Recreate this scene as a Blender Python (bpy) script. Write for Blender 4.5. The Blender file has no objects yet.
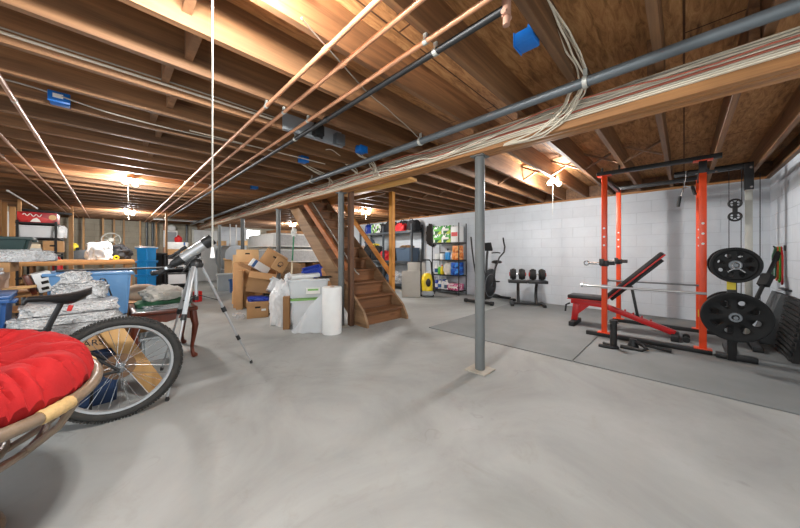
import bpy, bmesh, math, random
from mathutils import Vector, Matrix, Euler, noise as mnoise

sc = bpy.context.scene
COL = sc.collection
random.seed(7)
R = math.radians
PI = math.pi

# ------------------------------------------------------------------ camera, world, exposure
FPX, HZ, EYE = 286.0, 253.0, 1.10          # focal length (px of the 800x528 frame), horizon row, eye height
YAW = R(45.2)
cd = bpy.data.cameras.new('camera')
cam = bpy.data.objects.new('camera', cd)
COL.objects.link(cam)
cam.location = (0, 0, EYE)
cam.rotation_euler = (PI / 2, 0, -YAW)
cd.sensor_width = 36
cd.lens = 36 * FPX / 800
cd.shift_y = (HZ - 264) / 800
cd.clip_start = .02
sc.camera = cam

wd = bpy.data.worlds.new('world')
sc.world = wd
wd.use_nodes = True
bg = wd.node_tree.nodes['Background']
bg.inputs[0].default_value = (.90, .97, 1, 1)
WORLD = 1.4
bg.inputs[1].default_value = WORLD
BULB = 1050.0                                 # radiance of a lit bulb
sc.view_settings.view_transform = 'Standard'
sc.view_settings.look = 'None'
sc.view_settings.gamma = 1
sc.view_settings.use_curve_mapping = False
sc.view_settings.exposure = .45

# ------------------------------------------------------------------ pixel to place (only used to measure where things stand)
FW = Vector((math.sin(YAW), math.cos(YAW), 0))
RT = Vector((FW.y, -FW.x, 0))


def ray(u, v): return FW + RT * ((u - 400) / FPX) + Vector((0, 0, (HZ - v) / FPX))
def G(u, v, z=0.0):
    d = ray(u, v); return Vector((0, 0, EYE)) + d * ((z - EYE) / d.z)
def ATX(u, v, x):
    d = ray(u, v); return Vector((0, 0, EYE)) + d * (x / d.x)
def ATY(u, v, y):
    d = ray(u, v); return Vector((0, 0, EYE)) + d * (y / d.y)


# ------------------------------------------------------------------ materials
def S(r, g, b):
    f = lambda c: (c / 255 / 12.92) if c / 255 <= .04045 else ((c / 255 + .055) / 1.055) ** 2.4
    return (f(r), f(g), f(b), 1)


class N:
    def __init__(s, name):
        s.m = bpy.data.materials.new(name); s.m.use_nodes = True
        s.t = s.m.node_tree; s.b = s.t.nodes['Principled BSDF']
    def n(s, typ, **k):
        x = s.t.nodes.new(typ)
        for a, v in k.items():
            if a in x.inputs: x.inputs[a].default_value = v
            else: setattr(x, a, v)
        return x
    def l(s, a, b): s.t.links.new(a, b)


def ramp(nd, stops):
    r = nd.n('ShaderNodeValToRGB'); e = r.color_ramp.elements
    while len(e) < len(stops): e.new(.5)
    for x, (p, c) in zip(e, stops): x.position = p; x.color = c
    return r


def sh(c, k): return (min(1, c[0] * k), min(1, c[1] * k), min(1, c[2] * k), 1)


def mat(name, c, rough=.55, metal=0, var=.12, scale=7.0, bump=0.0, bscale=60.0, spec=.5, alpha=1.0, coat=0, sheen=0):
    nd = N(name)
    tc = nd.n('ShaderNodeTexCoord')
    no = nd.n('ShaderNodeTexNoise', Scale=scale, Detail=5.0, Roughness=.6)
    nd.l(tc.outputs['Object'], no.inputs['Vector'])
    r = ramp(nd, [(.3, sh(c, 1 - var)), (.7, sh(c, 1 + var))])
    nd.l(no.outputs['Fac'], r.inputs[0]); nd.l(r.outputs[0], nd.b.inputs['Base Color'])
    nd.b.inputs['Roughness'].default_value = rough
    nd.b.inputs['Metallic'].default_value = metal
    nd.b.inputs['Specular IOR Level'].default_value = spec
    nd.b.inputs['Alpha'].default_value = alpha
    nd.b.inputs['Coat Weight'].default_value = coat
    nd.b.inputs['Sheen Weight'].default_value = sheen
    if bump:
        n2 = nd.n('ShaderNodeTexNoise', Scale=bscale, Detail=4.0)
        nd.l(tc.outputs['Object'], n2.inputs['Vector'])
        b = nd.n('ShaderNodeBump', Strength=bump, Distance=.01)
        nd.l(n2.outputs['Fac'], b.inputs['Height']); nd.l(b.outputs[0], nd.b.inputs['Normal'])
    return nd.m


def wood(name, c1, c2, axis='X', rough=.6, stretch=.9, fine=14.0, bump=.15, tint=.25):
    nd = N(name)
    tc = nd.n('ShaderNodeTexCoord'); oi = nd.n('ShaderNodeObjectInfo')
    mp = nd.n('ShaderNodeMapping')
    s = [fine] * 3; s['XYZ'.index(axis)] = stretch
    mp.inputs['Scale'].default_value = s
    mul = nd.n('ShaderNodeMath', operation='MULTIPLY'); mul.inputs[1].default_value = 37.0
    nd.l(oi.outputs['Random'], mul.inputs[0])
    cb = nd.n('ShaderNodeCombineXYZ')
    for i in range(3): nd.l(mul.outputs[0], cb.inputs[i])
    nd.l(cb.outputs[0], mp.inputs['Location'])
    nd.l(tc.outputs['Object'], mp.inputs['Vector'])
    no = nd.n('ShaderNodeTexNoise', Scale=1.0, Detail=6.0, Roughness=.65, Distortion=.6)
    nd.l(mp.outputs[0], no.inputs['Vector'])
    r = ramp(nd, [(.25, c1), (.72, c2)])
    nd.l(no.outputs['Fac'], r.inputs[0])
    # broad blotches and knots, different on every board
    n2 = nd.n('ShaderNodeTexNoise', Scale=.35, Detail=3.0)
    nd.l(mp.outputs[0], n2.inputs['Vector'])
    r2 = ramp(nd, [(.35, (.72, .70, .68, 1)), (.65, (1.12, 1.1, 1.08, 1))])
    nd.l(n2.outputs['Fac'], r2.inputs[0])
    mx = nd.n('ShaderNodeMix', data_type='RGBA', blend_type='MULTIPLY'); mx.inputs[0].default_value = .8
    nd.l(r.outputs[0], mx.inputs[6]); nd.l(r2.outputs[0], mx.inputs[7])
    m2 = nd.n('ShaderNodeMapping'); s2 = [6.0] * 3; s2['XYZ'.index(axis)] = 1.6; m2.inputs['Scale'].default_value = s2
    nd.l(cb.outputs[0], m2.inputs['Location']); nd.l(tc.outputs['Object'], m2.inputs['Vector'])
    vk = nd.n('ShaderNodeTexVoronoi', Scale=1.0); nd.l(m2.outputs[0], vk.inputs['Vector'])
    rk = ramp(nd, [(.05, (.34, .26, .2, 1)), (.11, (.7, .6, .52, 1)), (.16, (1, 1, 1, 1))]); nd.l(vk.outputs['Distance'], rk.inputs[0])
    mk = nd.n('ShaderNodeMix', data_type='RGBA', blend_type='MULTIPLY'); mk.inputs[0].default_value = .75
    nd.l(mx.outputs[2], mk.inputs[6]); nd.l(rk.outputs[0], mk.inputs[7]); mx = mk
    hv = nd.n('ShaderNodeHueSaturation')
    ma = nd.n('ShaderNodeMapRange'); ma.inputs[3].default_value = 1 - tint; ma.inputs[4].default_value = 1 + tint
    nd.l(oi.outputs['Random'], ma.inputs[0]); nd.l(ma.outputs[0], hv.inputs['Value'])
    nd.l(mx.outputs[2], hv.inputs['Color']); nd.l(hv.outputs[0], nd.b.inputs['Base Color'])
    nd.b.inputs['Roughness'].default_value = rough
    b = nd.n('ShaderNodeBump', Strength=bump, Distance=.004)
    nd.l(no.outputs['Fac'], b.inputs['Height']); nd.l(b.outputs[0], nd.b.inputs['Normal'])
    return nd.m


def block(name, c, mortar, axis, bw=.406, bh=.203, rough=.75, stain=None):
    nd = N(name)
    g = nd.n('ShaderNodeNewGeometry'); sx = nd.n('ShaderNodeSeparateXYZ'); cb = nd.n('ShaderNodeCombineXYZ')
    nd.l(g.outputs['Position'], sx.inputs[0])
    nd.l(sx.outputs[axis], cb.inputs[0]); nd.l(sx.outputs[2], cb.inputs[1])
    br = nd.n('ShaderNodeTexBrick')
    br.inputs['Scale'].default_value = 1; br.inputs['Brick Width'].default_value = bw; br.inputs['Row Height'].default_value = bh
    br.inputs['Mortar Size'].default_value = .006; br.inputs['Mortar Smooth'].default_value = .6
    br.inputs['Color1'].default_value = c; br.inputs['Color2'].default_value = sh(c, .95); br.inputs['Mortar'].default_value = mortar
    nd.l(cb.outputs[0], br.inputs['Vector'])
    no = nd.n('ShaderNodeTexNoise', Scale=1.6, Detail=6.0, Roughness=.7); nd.l(g.outputs['Position'], no.inputs['Vector'])
    r = ramp(nd, [(.3, stain or (.86, .86, .86, 1)), (.62, (1.04, 1.04, 1.04, 1))]); nd.l(no.outputs['Fac'], r.inputs[0])
    mx = nd.n('ShaderNodeMix', data_type='RGBA', blend_type='MULTIPLY'); mx.inputs[0].default_value = .9
    nd.l(br.outputs['Color'], mx.inputs[6]); nd.l(r.outputs[0], mx.inputs[7]); nd.l(mx.outputs[2], nd.b.inputs['Base Color'])
    nd.b.inputs['Roughness'].default_value = rough
    n3 = nd.n('ShaderNodeTexNoise', Scale=70.0, Detail=5.0); nd.l(g.outputs['Position'], n3.inputs['Vector'])
    ad = nd.n('ShaderNodeMath', operation='MULTIPLY_ADD'); ad.inputs[1].default_value = -1.0
    sm = nd.n('ShaderNodeMath', operation='MULTIPLY'); sm.inputs[1].default_value = .35
    nd.l(n3.outputs['Fac'], sm.inputs[0]); nd.l(br.outputs['Fac'], ad.inputs[0]); nd.l(sm.outputs[0], ad.inputs[2])
    b = nd.n('ShaderNodeBump', Strength=.45, Distance=.006); nd.l(ad.outputs[0], b.inputs['Height']); nd.l(b.outputs[0], nd.b.inputs['Normal'])
    return nd.m


def floor_mat():
    nd = N('painted_concrete')
    g = nd.n('ShaderNodeNewGeometry')
    n1 = nd.n('ShaderNodeTexNoise', Scale=.75, Detail=7.0, Roughness=.62, Distortion=.9)
    nd.l(g.outputs['Position'], n1.inputs['Vector'])
    r1 = ramp(nd, [(.28, S(134, 136, 133)), (.5, S(157, 159, 157)), (.74, S(174, 176, 174))])
    nd.l(n1.outputs['Fac'], r1.inputs[0])
    n2 = nd.n('ShaderNodeTexNoise', Scale=3.2, Detail=8.0, Roughness=.7, Distortion=1.5)
    nd.l(g.outputs['Position'], n2.inputs['Vector'])
    r2 = ramp(nd, [(.30, (.80, .77, .70, 1)), (.44, (1, 1, 1, 1))]); nd.l(n2.outputs['Fac'], r2.inputs[0])
    mx = nd.n('ShaderNodeMix', data_type='RGBA', blend_type='MULTIPLY'); mx.inputs[0].default_value = .45
    nd.l(r1.outputs[0], mx.inputs[6]); nd.l(r2.outputs[0], mx.inputs[7])
    # hairline cracks: thin iso-lines of a slow noise, broken up
    n4 = nd.n('ShaderNodeTexNoise', Scale=.55, Detail=5.0, Roughness=.55); nd.l(g.outputs['Position'], n4.inputs['Vector'])
    r4 = ramp(nd, [(.478, (0, 0, 0, 1)), (.480, (1, 1, 1, 1)), (.482, (0, 0, 0, 1))]); nd.l(n4.outputs['Fac'], r4.inputs[0])
    n5 = nd.n('ShaderNodeTexNoise', Scale=1.3, Detail=2.0); nd.l(g.outputs['Position'], n5.inputs['Vector'])
    r5 = ramp(nd, [(.5, (0, 0, 0, 1)), (.56, (.3, .3, .3, 1))]); nd.l(n5.outputs['Fac'], r5.inputs[0])
    mm = nd.n('ShaderNodeMath', operation='MULTIPLY'); nd.l(r4.outputs[0], mm.inputs[0]); nd.l(r5.outputs[0], mm.inputs[1])
    m3 = nd.n('ShaderNodeMix', data_type='RGBA'); nd.l(mm.outputs[0], m3.inputs[0])
    nd.l(mx.outputs[2], m3.inputs[6]); m3.inputs[7].default_value = S(110, 105, 98)
    nd.l(m3.outputs[2], nd.b.inputs['Base Color'])
    rr = nd.n('ShaderNodeMapRange'); rr.inputs[3].default_value = .5; rr.inputs[4].default_value = .75
    nd.l(n2.outputs['Fac'], rr.inputs[0]); nd.l(rr.outputs[0], nd.b.inputs['Roughness'])
    b = nd.n('ShaderNodeBump', Strength=.12, Distance=.01); nd.l(n2.outputs['Fac'], b.inputs['Height']); nd.l(b.outputs[0], nd.b.inputs['Normal'])
    return nd.m


def wrap_mat(name, c, bubbles=True, alpha=.85):
    nd = N(name)
    tc = nd.n('ShaderNodeTexCoord')
    no = nd.n('ShaderNodeTexNoise', Scale=9.0, Detail=7.0, Roughness=.7, Distortion=1.2); nd.l(tc.outputs['Object'], no.inputs['Vector'])
    r = ramp(nd, [(.33, sh(c, .82)), (.5, c), (.7, sh(c, 1.15))]); nd.l(no.outputs['Fac'], r.inputs[0]); nd.l(r.outputs[0], nd.b.inputs['Base Color'])
    nd.b.inputs['Roughness'].default_value = .22; nd.b.inputs['Alpha'].default_value = alpha; nd.b.inputs['Coat Weight'].default_value = .5
    vo = nd.n('ShaderNodeTexVoronoi', Scale=75.0 if bubbles else 18.0); nd.l(tc.outputs['Object'], vo.inputs['Vector'])
    ad = nd.n('ShaderNodeMath', operation='ADD'); nd.l(vo.outputs['Distance'], ad.inputs[0]); nd.l(no.outputs['Fac'], ad.inputs[1])
    b = nd.n('ShaderNodeBump', Strength=.9, Distance=.015); nd.l(ad.outputs[0], b.inputs['Height']); nd.l(b.outputs[0], nd.b.inputs['Normal'])
    return nd.m


def pattern_mat(name, cols, scale=14.0, rough=.4):
    """printed packaging: irregular patches of several colours"""
    nd = N(name)
    tc = nd.n('ShaderNodeTexCoord')
    vo = nd.n('ShaderNodeTexVoronoi', Scale=scale); nd.l(tc.outputs['Object'], vo.inputs['Vector'])
    sp = nd.n('ShaderNodeSeparateColor'); nd.l(vo.outputs['Color'], sp.inputs[0])
    r = ramp(nd, [(i / len(cols), c) for i, c in enumerate(cols)]); r.color_ramp.interpolation = 'CONSTANT'
    nd.l(sp.outputs[0], r.inputs[0]); nd.l(r.outputs[0], nd.b.inputs['Base Color'])
    nd.b.inputs['Roughness'].default_value = rough
    return nd.m


def osb_mat():
    nd = N('subfloor_panel')
    g = nd.n('ShaderNodeNewGeometry')
    mp = nd.n('ShaderNodeMapping'); mp.inputs['Scale'].default_value = (5, 26, 5); nd.l(g.outputs['Position'], mp.inputs['Vector'])
    no = nd.n('ShaderNodeTexNoise', Scale=1.0, Detail=6.0, Roughness=.7, Distortion=.8); nd.l(mp.outputs[0], no.inputs['Vector'])
    r = ramp(nd, [(.28, S(104, 68, 38)), (.5, S(178, 126, 76)), (.7, S(208, 160, 106))]); nd.l(no.outputs['Fac'], r.inputs[0])
    br = nd.n('ShaderNodeTexBrick'); br.inputs['Scale'].default_value = 1; br.inputs['Brick Width'].default_value = 2.44; br.inputs['Row Height'].default_value = 1.22
    br.inputs['Mortar Size'].default_value = .006; br.inputs['Color1'].default_value = (1, 1, 1, 1); br.inputs['Color2'].default_value = (.85, .82, .8, 1); br.inputs['Mortar'].default_value = (.2, .15, .1, 1)
    nd.l(g.outputs['Position'], br.inputs['Vector'])
    mx = nd.n('ShaderNodeMix', data_type='RGBA', blend_type='MULTIPLY'); mx.inputs[0].default_value = 1
    nd.l(r.outputs[0], mx.inputs[6]); nd.l(br.outputs['Color'], mx.inputs[7]); nd.l(mx.outputs[2], nd.b.inputs['Base Color'])
    nd.b.inputs['Roughness'].default_value = .8
    return nd.m


def emit(name, c, k):
    nd = N(name); nd.b.inputs['Emission Color'].default_value = c; nd.b.inputs['Emission Strength'].default_value = k
    nd.b.inputs['Base Color'].default_value = c
    return nd.m


M = dict(
    floor=floor_mat(), osb=osb_mat(),
    wallw=block('white_painted_block', S(208, 214, 220), S(194, 200, 206), 1, stain=(.9, .9, .91, 1)),
    wallr=block('white_painted_block_end', S(208, 214, 220), S(190, 196, 202), 0, stain=(.88, .88, .9, 1)),
    wallg=block('bare_grey_block', S(168, 160, 143), S(140, 134, 122), 0, stain=(.8, .79, .76, 1)),
    joist=wood('joist_pine', S(84, 57, 38), S(158, 115, 77), 'X', fine=22, bump=.3),
    beam=wood('beam_pine', S(136, 88, 46), S(196, 140, 84), 'Y', tint=.05, fine=22),
    block=wood('block_pine', S(104, 74, 52), S(156, 116, 82), 'Z'),
    stud=wood('stud_pine', S(158, 112, 66), S(206, 160, 108), 'Z'),
    post_y=wood('yellow_pine', S(206, 132, 48), S(232, 168, 84), 'Z', tint=.05),
    plank_y=wood('yellow_plank', S(214, 150, 70), S(238, 188, 110), 'Y', tint=.05),
    rail_o=wood('orange_rail', S(150, 84, 44), S(196, 122, 70), 'Y', tint=.05),
    rail_y=wood('yellow_rail', S(186, 112, 44), S(222, 152, 76), 'Y', tint=.05),
    stair=wood('stair_pine', S(96, 62, 38), S(146, 102, 66), 'X', tint=.1),
    stringer=wood('stringer_pine', S(118, 90, 64), S(166, 132, 98), 'Y', tint=.05),
    darkpost=wood('brown_post', S(74, 50, 36), S(112, 80, 58), 'Z', tint=.05),
    benchwood=wood('bench_board', S(176, 122, 70), S(214, 164, 104), 'X', tint=.1),
    pineboard=wood('pine_board', S(190, 142, 84), S(222, 180, 120), 'Z', tint=.05),
    cherry=wood('cherry_wood', S(70, 30, 18), S(116, 54, 32), 'Z', tint=.02, rough=.3),
    column=mat('column_grey_paint', S(104, 108, 108), .45, 0, .08, 6, .1, 40),
    pad=mat('pale_plate', S(170, 164, 152), .8),
    steel=mat('grey_steel', S(118, 122, 126), .4, .6, .1),
    gpipe=mat('grey_pipe', S(92, 98, 102), .45, .3, .1),
    bpipe=mat('black_pipe', S(40, 41, 42), .5, .3, .1),
    copper=mat('copper', S(206, 150, 114), .4, .3, .16, 4),
    copperd=mat('dull_copper', S(178, 138, 118), .45, .3, .2, 3),
    chrome=mat('chrome', S(200, 202, 204), .22, .9, .05),
    alu=mat('aluminium', S(186, 188, 190), .35, .7, .05),
    galv=mat('galvanised', S(176, 176, 168), .5, .3, .1, 3),
    red=mat('red_cloth', S(164, 9, 14), .85, 0, .14, 5, .2, 120),
    rattan=mat('rattan_pole', S(122, 104, 86), .4, 0, .22, 9, .2, 50),
    rattanw=mat('rattan_wrap', S(196, 164, 112), .5, 0, .2, 30, .3, 90),
    black=mat('black_paint', S(26, 26, 27), .42, 0, .15),
    blackm=mat('black_matt', S(30, 30, 31), .75, 0, .2, 10, .2, 60),
    rubber=mat('black_rubber', S(34, 34, 34), .7, 0, .2, 12, .25, 80),
    plate=mat('plate_rubber', S(16, 17, 18), .6, 0, .12, 9, .12, 120, spec=.3),
    tyre=mat('tyre_rubber', S(50, 49, 47), .8, 0, .2, 20, .2, 90),
    orange=mat('orange_paint', S(226, 72, 26), .38, 0, .05),
    redp=mat('red_paint', S(196, 26, 28), .35, 0, .05),
    redtrim=mat('red_trim', S(190, 40, 34), .5),
    vinyl=mat('black_vinyl', S(32, 30, 30), .42, 0, .1, 12, .08, 90),
    card=mat('cardboard', S(184, 142, 98), .85, 0, .07, 5),
    card2=mat('cardboard_pale', S(204, 166, 120), .85, 0, .07, 5),
    card3=mat('cardboard_dark', S(150, 110, 72), .85, 0, .08, 5),
    dark=mat('dark_hole', S(28, 22, 18), .9),
    white=mat('white_plastic', S(226, 226, 224), .4, 0, .04),
    paper=mat('paper_white', S(232, 230, 224), .8, 0, .05),
    ink=mat('printed_ink', S(40, 40, 46), .7),
    inkblue=mat('blue_print', S(44, 92, 150), .6),
    bag=mat('white_bag_film', S(230, 231, 232), .3, 0, .08, 8, .5, 16),
    cloth=mat('white_cloth', S(214, 208, 198), .9, 0, .1, 8, .4, 26),
    beige=mat('beige_cloth', S(196, 170, 146), .9, 0, .15, 8, .4, 30),
    green=mat('green_cloth', S(58, 108, 78), .85, 0, .15),
    bubble=wrap_mat('bubble_wrap', S(222, 222, 222), alpha=.95),
    film=wrap_mat('plastic_film', S(220, 223, 226), False, .42),
    roll=mat('roll_foam', S(236, 236, 234), .6, 0, .04, 5, .15, 60),
    clear=mat('clear_plastic', S(236, 240, 243), .2, 0, .04, alpha=.5),
    clear2=mat('milky_plastic', S(226, 228, 230), .35, 0, .05, alpha=.82),
    sheet=mat('thin_film', S(232, 235, 238), .25, 0, .04, 5, .3, 14, alpha=.55),
    blue=mat('light_blue_tub', S(104, 152, 200), .4, 0, .05),
    blued=mat('blue_bin', S(52, 96, 156), .4, 0, .06),
    navy=mat('navy_tote', S(32, 54, 88), .45, 0, .08),
    slate=mat('slate_tote', S(74, 92, 112), .45, 0, .06),
    cyan=mat('bright_blue_plastic', S(24, 138, 208), .35, 0, .08),
    royal=mat('royal_blue', S(26, 58, 160), .4, 0, .12),
    ebox=mat('blue_electric_box', S(14, 106, 190), .4, 0, .08),
    greenlid=mat('green_lid', S(126, 176, 92), .4, 0, .06),
    greenp=mat('green_pole', S(30, 128, 84), .4),
    cream=mat('cream_plastic', S(222, 206, 178), .55, 0, .06),
    pinkc=mat('pinkish_box', S(206, 180, 160), .6, 0, .06),
    dgreen=mat('dark_green_plastic', S(34, 58, 56), .45),
    greyp=mat('grey_plastic', S(150, 154, 158), .5, 0, .06),
    greybin=mat('pale_grey_bin', S(176, 182, 184), .5, 0, .06),
    mattress=mat('mattress_ticking', S(214, 214, 212), .85, 0, .05, 9, .4, 24),
    mattressg=mat('mattress_grey', S(166, 166, 166), .85, 0, .16, 22, .4, 30),
    shelfg=mat('dark_grey_shelf', S(66, 72, 78), .5, .2, .08),
    wire=mat('cable_white', S(226, 216, 196), .5, 0, .06),
    wirer=mat('cable_red', S(200, 110, 86), .5, 0, .06),
    wireg=mat('cable_grey', S(168, 160, 146), .5, 0, .06),
    rope=mat('cord_white', S(190, 186, 176), .8),
    panelg=mat('panel_grey', S(172, 168, 160), .5, 0, .05),
    yellow=mat('yellow_plastic', S(236, 206, 30), .35, 0, .05),
    mat_=mat('exercise_mat', S(126, 129, 129), .72, 0, .1, 2.2, .25, 120),
    foam=mat('grey_foam', S(96, 100, 102), .8, 0, .08),
    sticker=mat('yellow_sticker', S(230, 206, 60), .5),
    tank=mat('tank_grey', S(150, 156, 162), .38, .2, .08, 3),
    door=mat('door_paint', S(200, 202, 202), .45, 0, .04),
    lime=mat('lime_band', S(90, 190, 50), .5), orangeb=mat('orange_band', S(220, 96, 40), .5), redb=mat('red_band', S(206, 44, 44), .5),
    glassy=mat('table_glass', S(176, 196, 190), .08, 0, .04, alpha=.75),
    greenpack=pattern_mat('green_packaging', [S(40, 130, 60), S(240, 244, 236), S(92, 180, 74), S(30, 96, 52), S(206, 224, 90)], 16),
    pinkpack=pattern_mat('pink_packaging', [S(206, 90, 140), S(240, 214, 220), S(180, 60, 110)], 22),
    bluepack=pattern_mat('blue_packaging', [S(30, 92, 190), S(60, 140, 220), S(20, 60, 140)], 18),
    orangepack=pattern_mat('orange_packaging', [S(230, 140, 66), S(240, 186, 120), S(206, 110, 50)], 18),
    redpack=pattern_mat('red_packaging', [S(176, 30, 36), S(196, 44, 44), S(150, 20, 28)], 9),
    graf=pattern_mat('graphic_print', [S(230, 232, 228), S(40, 44, 40), S(120, 190, 70), S(240, 240, 240)], 14),
    redbag=mat('red_bag', S(206, 44, 48), .6, 0, .12),
    blackbag=mat('black_bag', S(36, 36, 40), .7, 0, .3, 9, .5, 22),
    rust=mat('rusty_steel', S(122, 92, 68), .5, .3, .25, 20),
    brown=mat('brown_stuff', S(120, 92, 62), .7, 0, .2),
    bulb=emit('lit_bulb', (1, .985, .96, 1), BULB), day=emit('daylight_pane', (.92, .97, 1, 1), 6.0),
    insul=mat('white_insulation', S(206, 212, 214), .6, 0, .08, 4, .3, 20),
)


# ------------------------------------------------------------------ mesh builder
class MB:
    def __init__(s): s.bm = bmesh.new()
    def _x(s, geom, mtx):
        bmesh.ops.transform(s.bm, matrix=mtx, verts=geom)
        return s
    def box(s, c, d, rot=None, bev=0.0, seg=2):
        r = bmesh.ops.create_cube(s.bm, size=1)
        vs = r['verts']
        bmesh.ops.scale(s.bm, vec=d, verts=vs)
        if bev:
            es = list({e for v in vs for e in v.link_edges})
            o = bmesh.ops.bevel(s.bm, geom=es, offset=min(bev, min(d) * .45), segments=seg, affect='EDGES', profile=.5)
            vs = list({v for f in o['faces'] for v in f.verts} | {v for v in vs if v.is_valid})
        m = Matrix.Translation(c)
        if rot is not None: m = m @ (rot.to_matrix().to_4x4() if isinstance(rot, Euler) else rot.to_4x4())
        return s._x(vs, m)
    def beam(s, a, b, w, h, bev=0.0, up=(0, 0, 1)):
        """bar of section w x h from a to b"""
        a, b = Vector(a), Vector(b); d = b - a; L = d.length; y = d / L
        u = Vector(up)
        if abs(u.dot(y)) > .95: u = Vector((0, 1, 0)) if abs(y.y) < .9 else Vector((1, 0, 0))
        x = y.cross(u).normalized(); z = x.cross(y)
        m = Matrix((x, y, z)).transposed()
        return s.box((a + b) / 2, (w, L, h), m, bev)
    def cyl(s, a, b, r0, r1=None, seg=18, cap=True):
        a, b = Vector(a), Vector(b); d = b - a
        r = bmesh.ops.create_cone(s.bm, cap_ends=cap, segments=seg, radius1=r0, radius2=r0 if r1 is None else r1, depth=d.length)
        q = Vector((0, 0, 1)).rotation_difference(d.normalized())
        return s._x(r['verts'], Matrix.Translation((a + b) / 2) @ q.to_matrix().to_4x4())
    def tube(s, pts, r, seg=8, closed=False, rad=None):
        P = [Vector(p) for p in pts]; n = len(P); rings = []; prev = None
        for i, p in enumerate(P):
            if closed: t = P[(i + 1) % n] - P[i - 1]
            else: t = P[min(i + 1, n - 1)] - P[max(i - 1, 0)]
            t = t.normalized() if t.length > 1e-9 else Vector((0, 0, 1))
            if prev is None:
                a = Vector((0, 0, 1)) if abs(t.z) < .9 else Vector((1, 0, 0)); x = a.cross(t).normalized()
            else:
                x = prev - t * prev.dot(t); x = x.normalized() if x.length > 1e-6 else t.orthogonal().normalized()
            prev = x; y = t.cross(x); rr = rad[i] if rad else r
            rings.append([s.bm.verts.new(p + (x * math.cos(2 * PI * k / seg) + y * math.sin(2 * PI * k / seg)) * rr) for k in range(seg)])
        for i in range(n if closed else n - 1):
            A, B = rings[i], rings[(i + 1) % n]
            off = 0
            if closed and i == n - 1: off = min(range(seg), key=lambda o: (A[0].co - B[o].co).length)
            for k in range(seg):
                s.bm.faces.new((A[k], A[(k + 1) % seg], B[(k + 1 + off) % seg], B[(k + off) % seg]))
        if not closed:
            s.bm.faces.new(rings[0][::-1]); s.bm.faces.new(rings[-1])
        return s
    def lathe(s, prof, c=(0, 0, 0), axis=(0, 0, 1), seg=24):
        q = Vector((0, 0, 1)).rotation_difference(Vector(axis).normalized()); c = Vector(c)
        rings = []
        for r, z in prof:
            if r < 1e-5: rings.append([s.bm.verts.new(c + q @ Vector((0, 0, z)))])
            else: rings.append([s.bm.verts.new(c + q @ Vector((r * math.cos(2 * PI * k / seg), r * math.sin(2 * PI * k / seg), z))) for k in range(seg)])
        for A, B in zip(rings, rings[1:]):
            for k in range(seg):
                k2 = (k + 1) % seg
                if len(A) == 1 and len(B) == 1: continue
                if len(A) == 1: s.bm.faces.new((A[0], B[k2], B[k]))
                elif len(B) == 1: s.bm.faces.new((A[k], A[k2], B[0]))
                else: s.bm.faces.new((A[k], A[k2], B[k2], B[k]))
        return s
    def prism(s, poly, a0, a1, axis='Y'):
        """polygon in the plane across AXIS, pushed from a0 to a1"""
        f = {'X': lambda p, a: (a, p[0], p[1]), 'Y': lambda p, a: (p[0], a, p[1]), 'Z': lambda p, a: (p[0], p[1], a)}[axis]
        A = [s.bm.verts.new(f(p, a0)) for p in poly]; B = [s.bm.verts.new(f(p, a1)) for p in poly]
        s.bm.faces.new(A); s.bm.faces.new(B[::-1])
        for i in range(len(A)):
            j = (i + 1) % len(A); s.bm.faces.new((A[j], A[i], B[i], B[j]))
        return s
    def blob(s, c, d, amp=.12, freq=3.0, sub=4, seed=0, flat=True, rot=None, power=1.0):
        """crumpled soft body with a flat underside; c is the centre of its base, d its full size"""
        r = bmesh.ops.create_icosphere(s.bm, subdivisions=sub, radius=1)
        off = Vector((seed * 3.7, seed * 1.3, seed * 2.1))
        for v in r['verts']:
            p = v.co.copy()
            k = 1 + amp * mnoise.noise(p * freq + off) + amp * .6 * mnoise.noise(p * freq * 2.3 + off)
            if power != 1.0: p = Vector([math.copysign(abs(x) ** power, x) for x in p])
            p = p * k
            if flat and p.z < -.62: p.z = -.62 + (p.z + .62) * .06
            v.co = Vector((p.x * d[0] / 2, p.y * d[1] / 2, (p.z + (.64 if flat else 1)) * d[2] / (1.64 if flat else 2)))
        m = Matrix.Translation(c)
        if rot: m = m @ rot.to_matrix().to_4x4()
        return s._x(r['verts'], m)
    def torus(s, c, R0, r, axis=(0, 0, 1), n=48, seg=10):
        q = Vector((0, 0, 1)).rotation_difference(Vector(axis).normalized()); c = Vector(c)
        return s.tube([c + q @ Vector((R0 * math.cos(2 * PI * i / n), R0 * math.sin(2 * PI * i / n), 0)) for i in range(n)], r, seg, True)
    def grid(s, fn, nu, nv, thick=0.0):
        V = [[s.bm.verts.new(fn(i / nu, j / nv)) for j in range(nv + 1)] for i in range(nu + 1)]
        fs = [s.bm.faces.new((V[i][j], V[i + 1][j], V[i + 1][j + 1], V[i][j + 1])) for i in range(nu) for j in range(nv)]
        if thick:
            s.bm.normal_update()
            bmesh.ops.solidify(s.bm, geom=fs, thickness=thick)
        return s
    def mesh(s, name, m, smooth=True):
        bmesh.ops.recalc_face_normals(s.bm, faces=s.bm.faces)
        me = bpy.data.meshes.new(name); s.bm.to_mesh(me); s.bm.free()
        me.materials.append(m)
        if smooth:
            me.shade_smooth()
            try: me.set_sharp_from_angle(angle=R(38))
            except Exception: pass
        return me


def ob(name, mb, m, parent=None, world=True, label=None):
    """link MB as one mesh object; with WORLD its points are places in the room, else in the parent's own frame"""
    me = mb.mesh(name, m if not isinstance(m, str) else M[m])
    o = bpy.data.objects.new(name, me); COL.objects.link(o)
    if parent is not None:
        o.parent = parent
        if world:
            root = parent; mw = Matrix.Identity(4)
            chain = []
            while root is not None: chain.append(root); root = root.parent
            for q in reversed(chain): mw = mw @ q.matrix_basis
            me.transform(mw.inverted())
    if label: o['label'] = label
    return o


def tag(o, label, cat, group=None):
    o['label'] = label; o['category'] = cat
    if group: o['group'] = group
    return o


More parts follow.
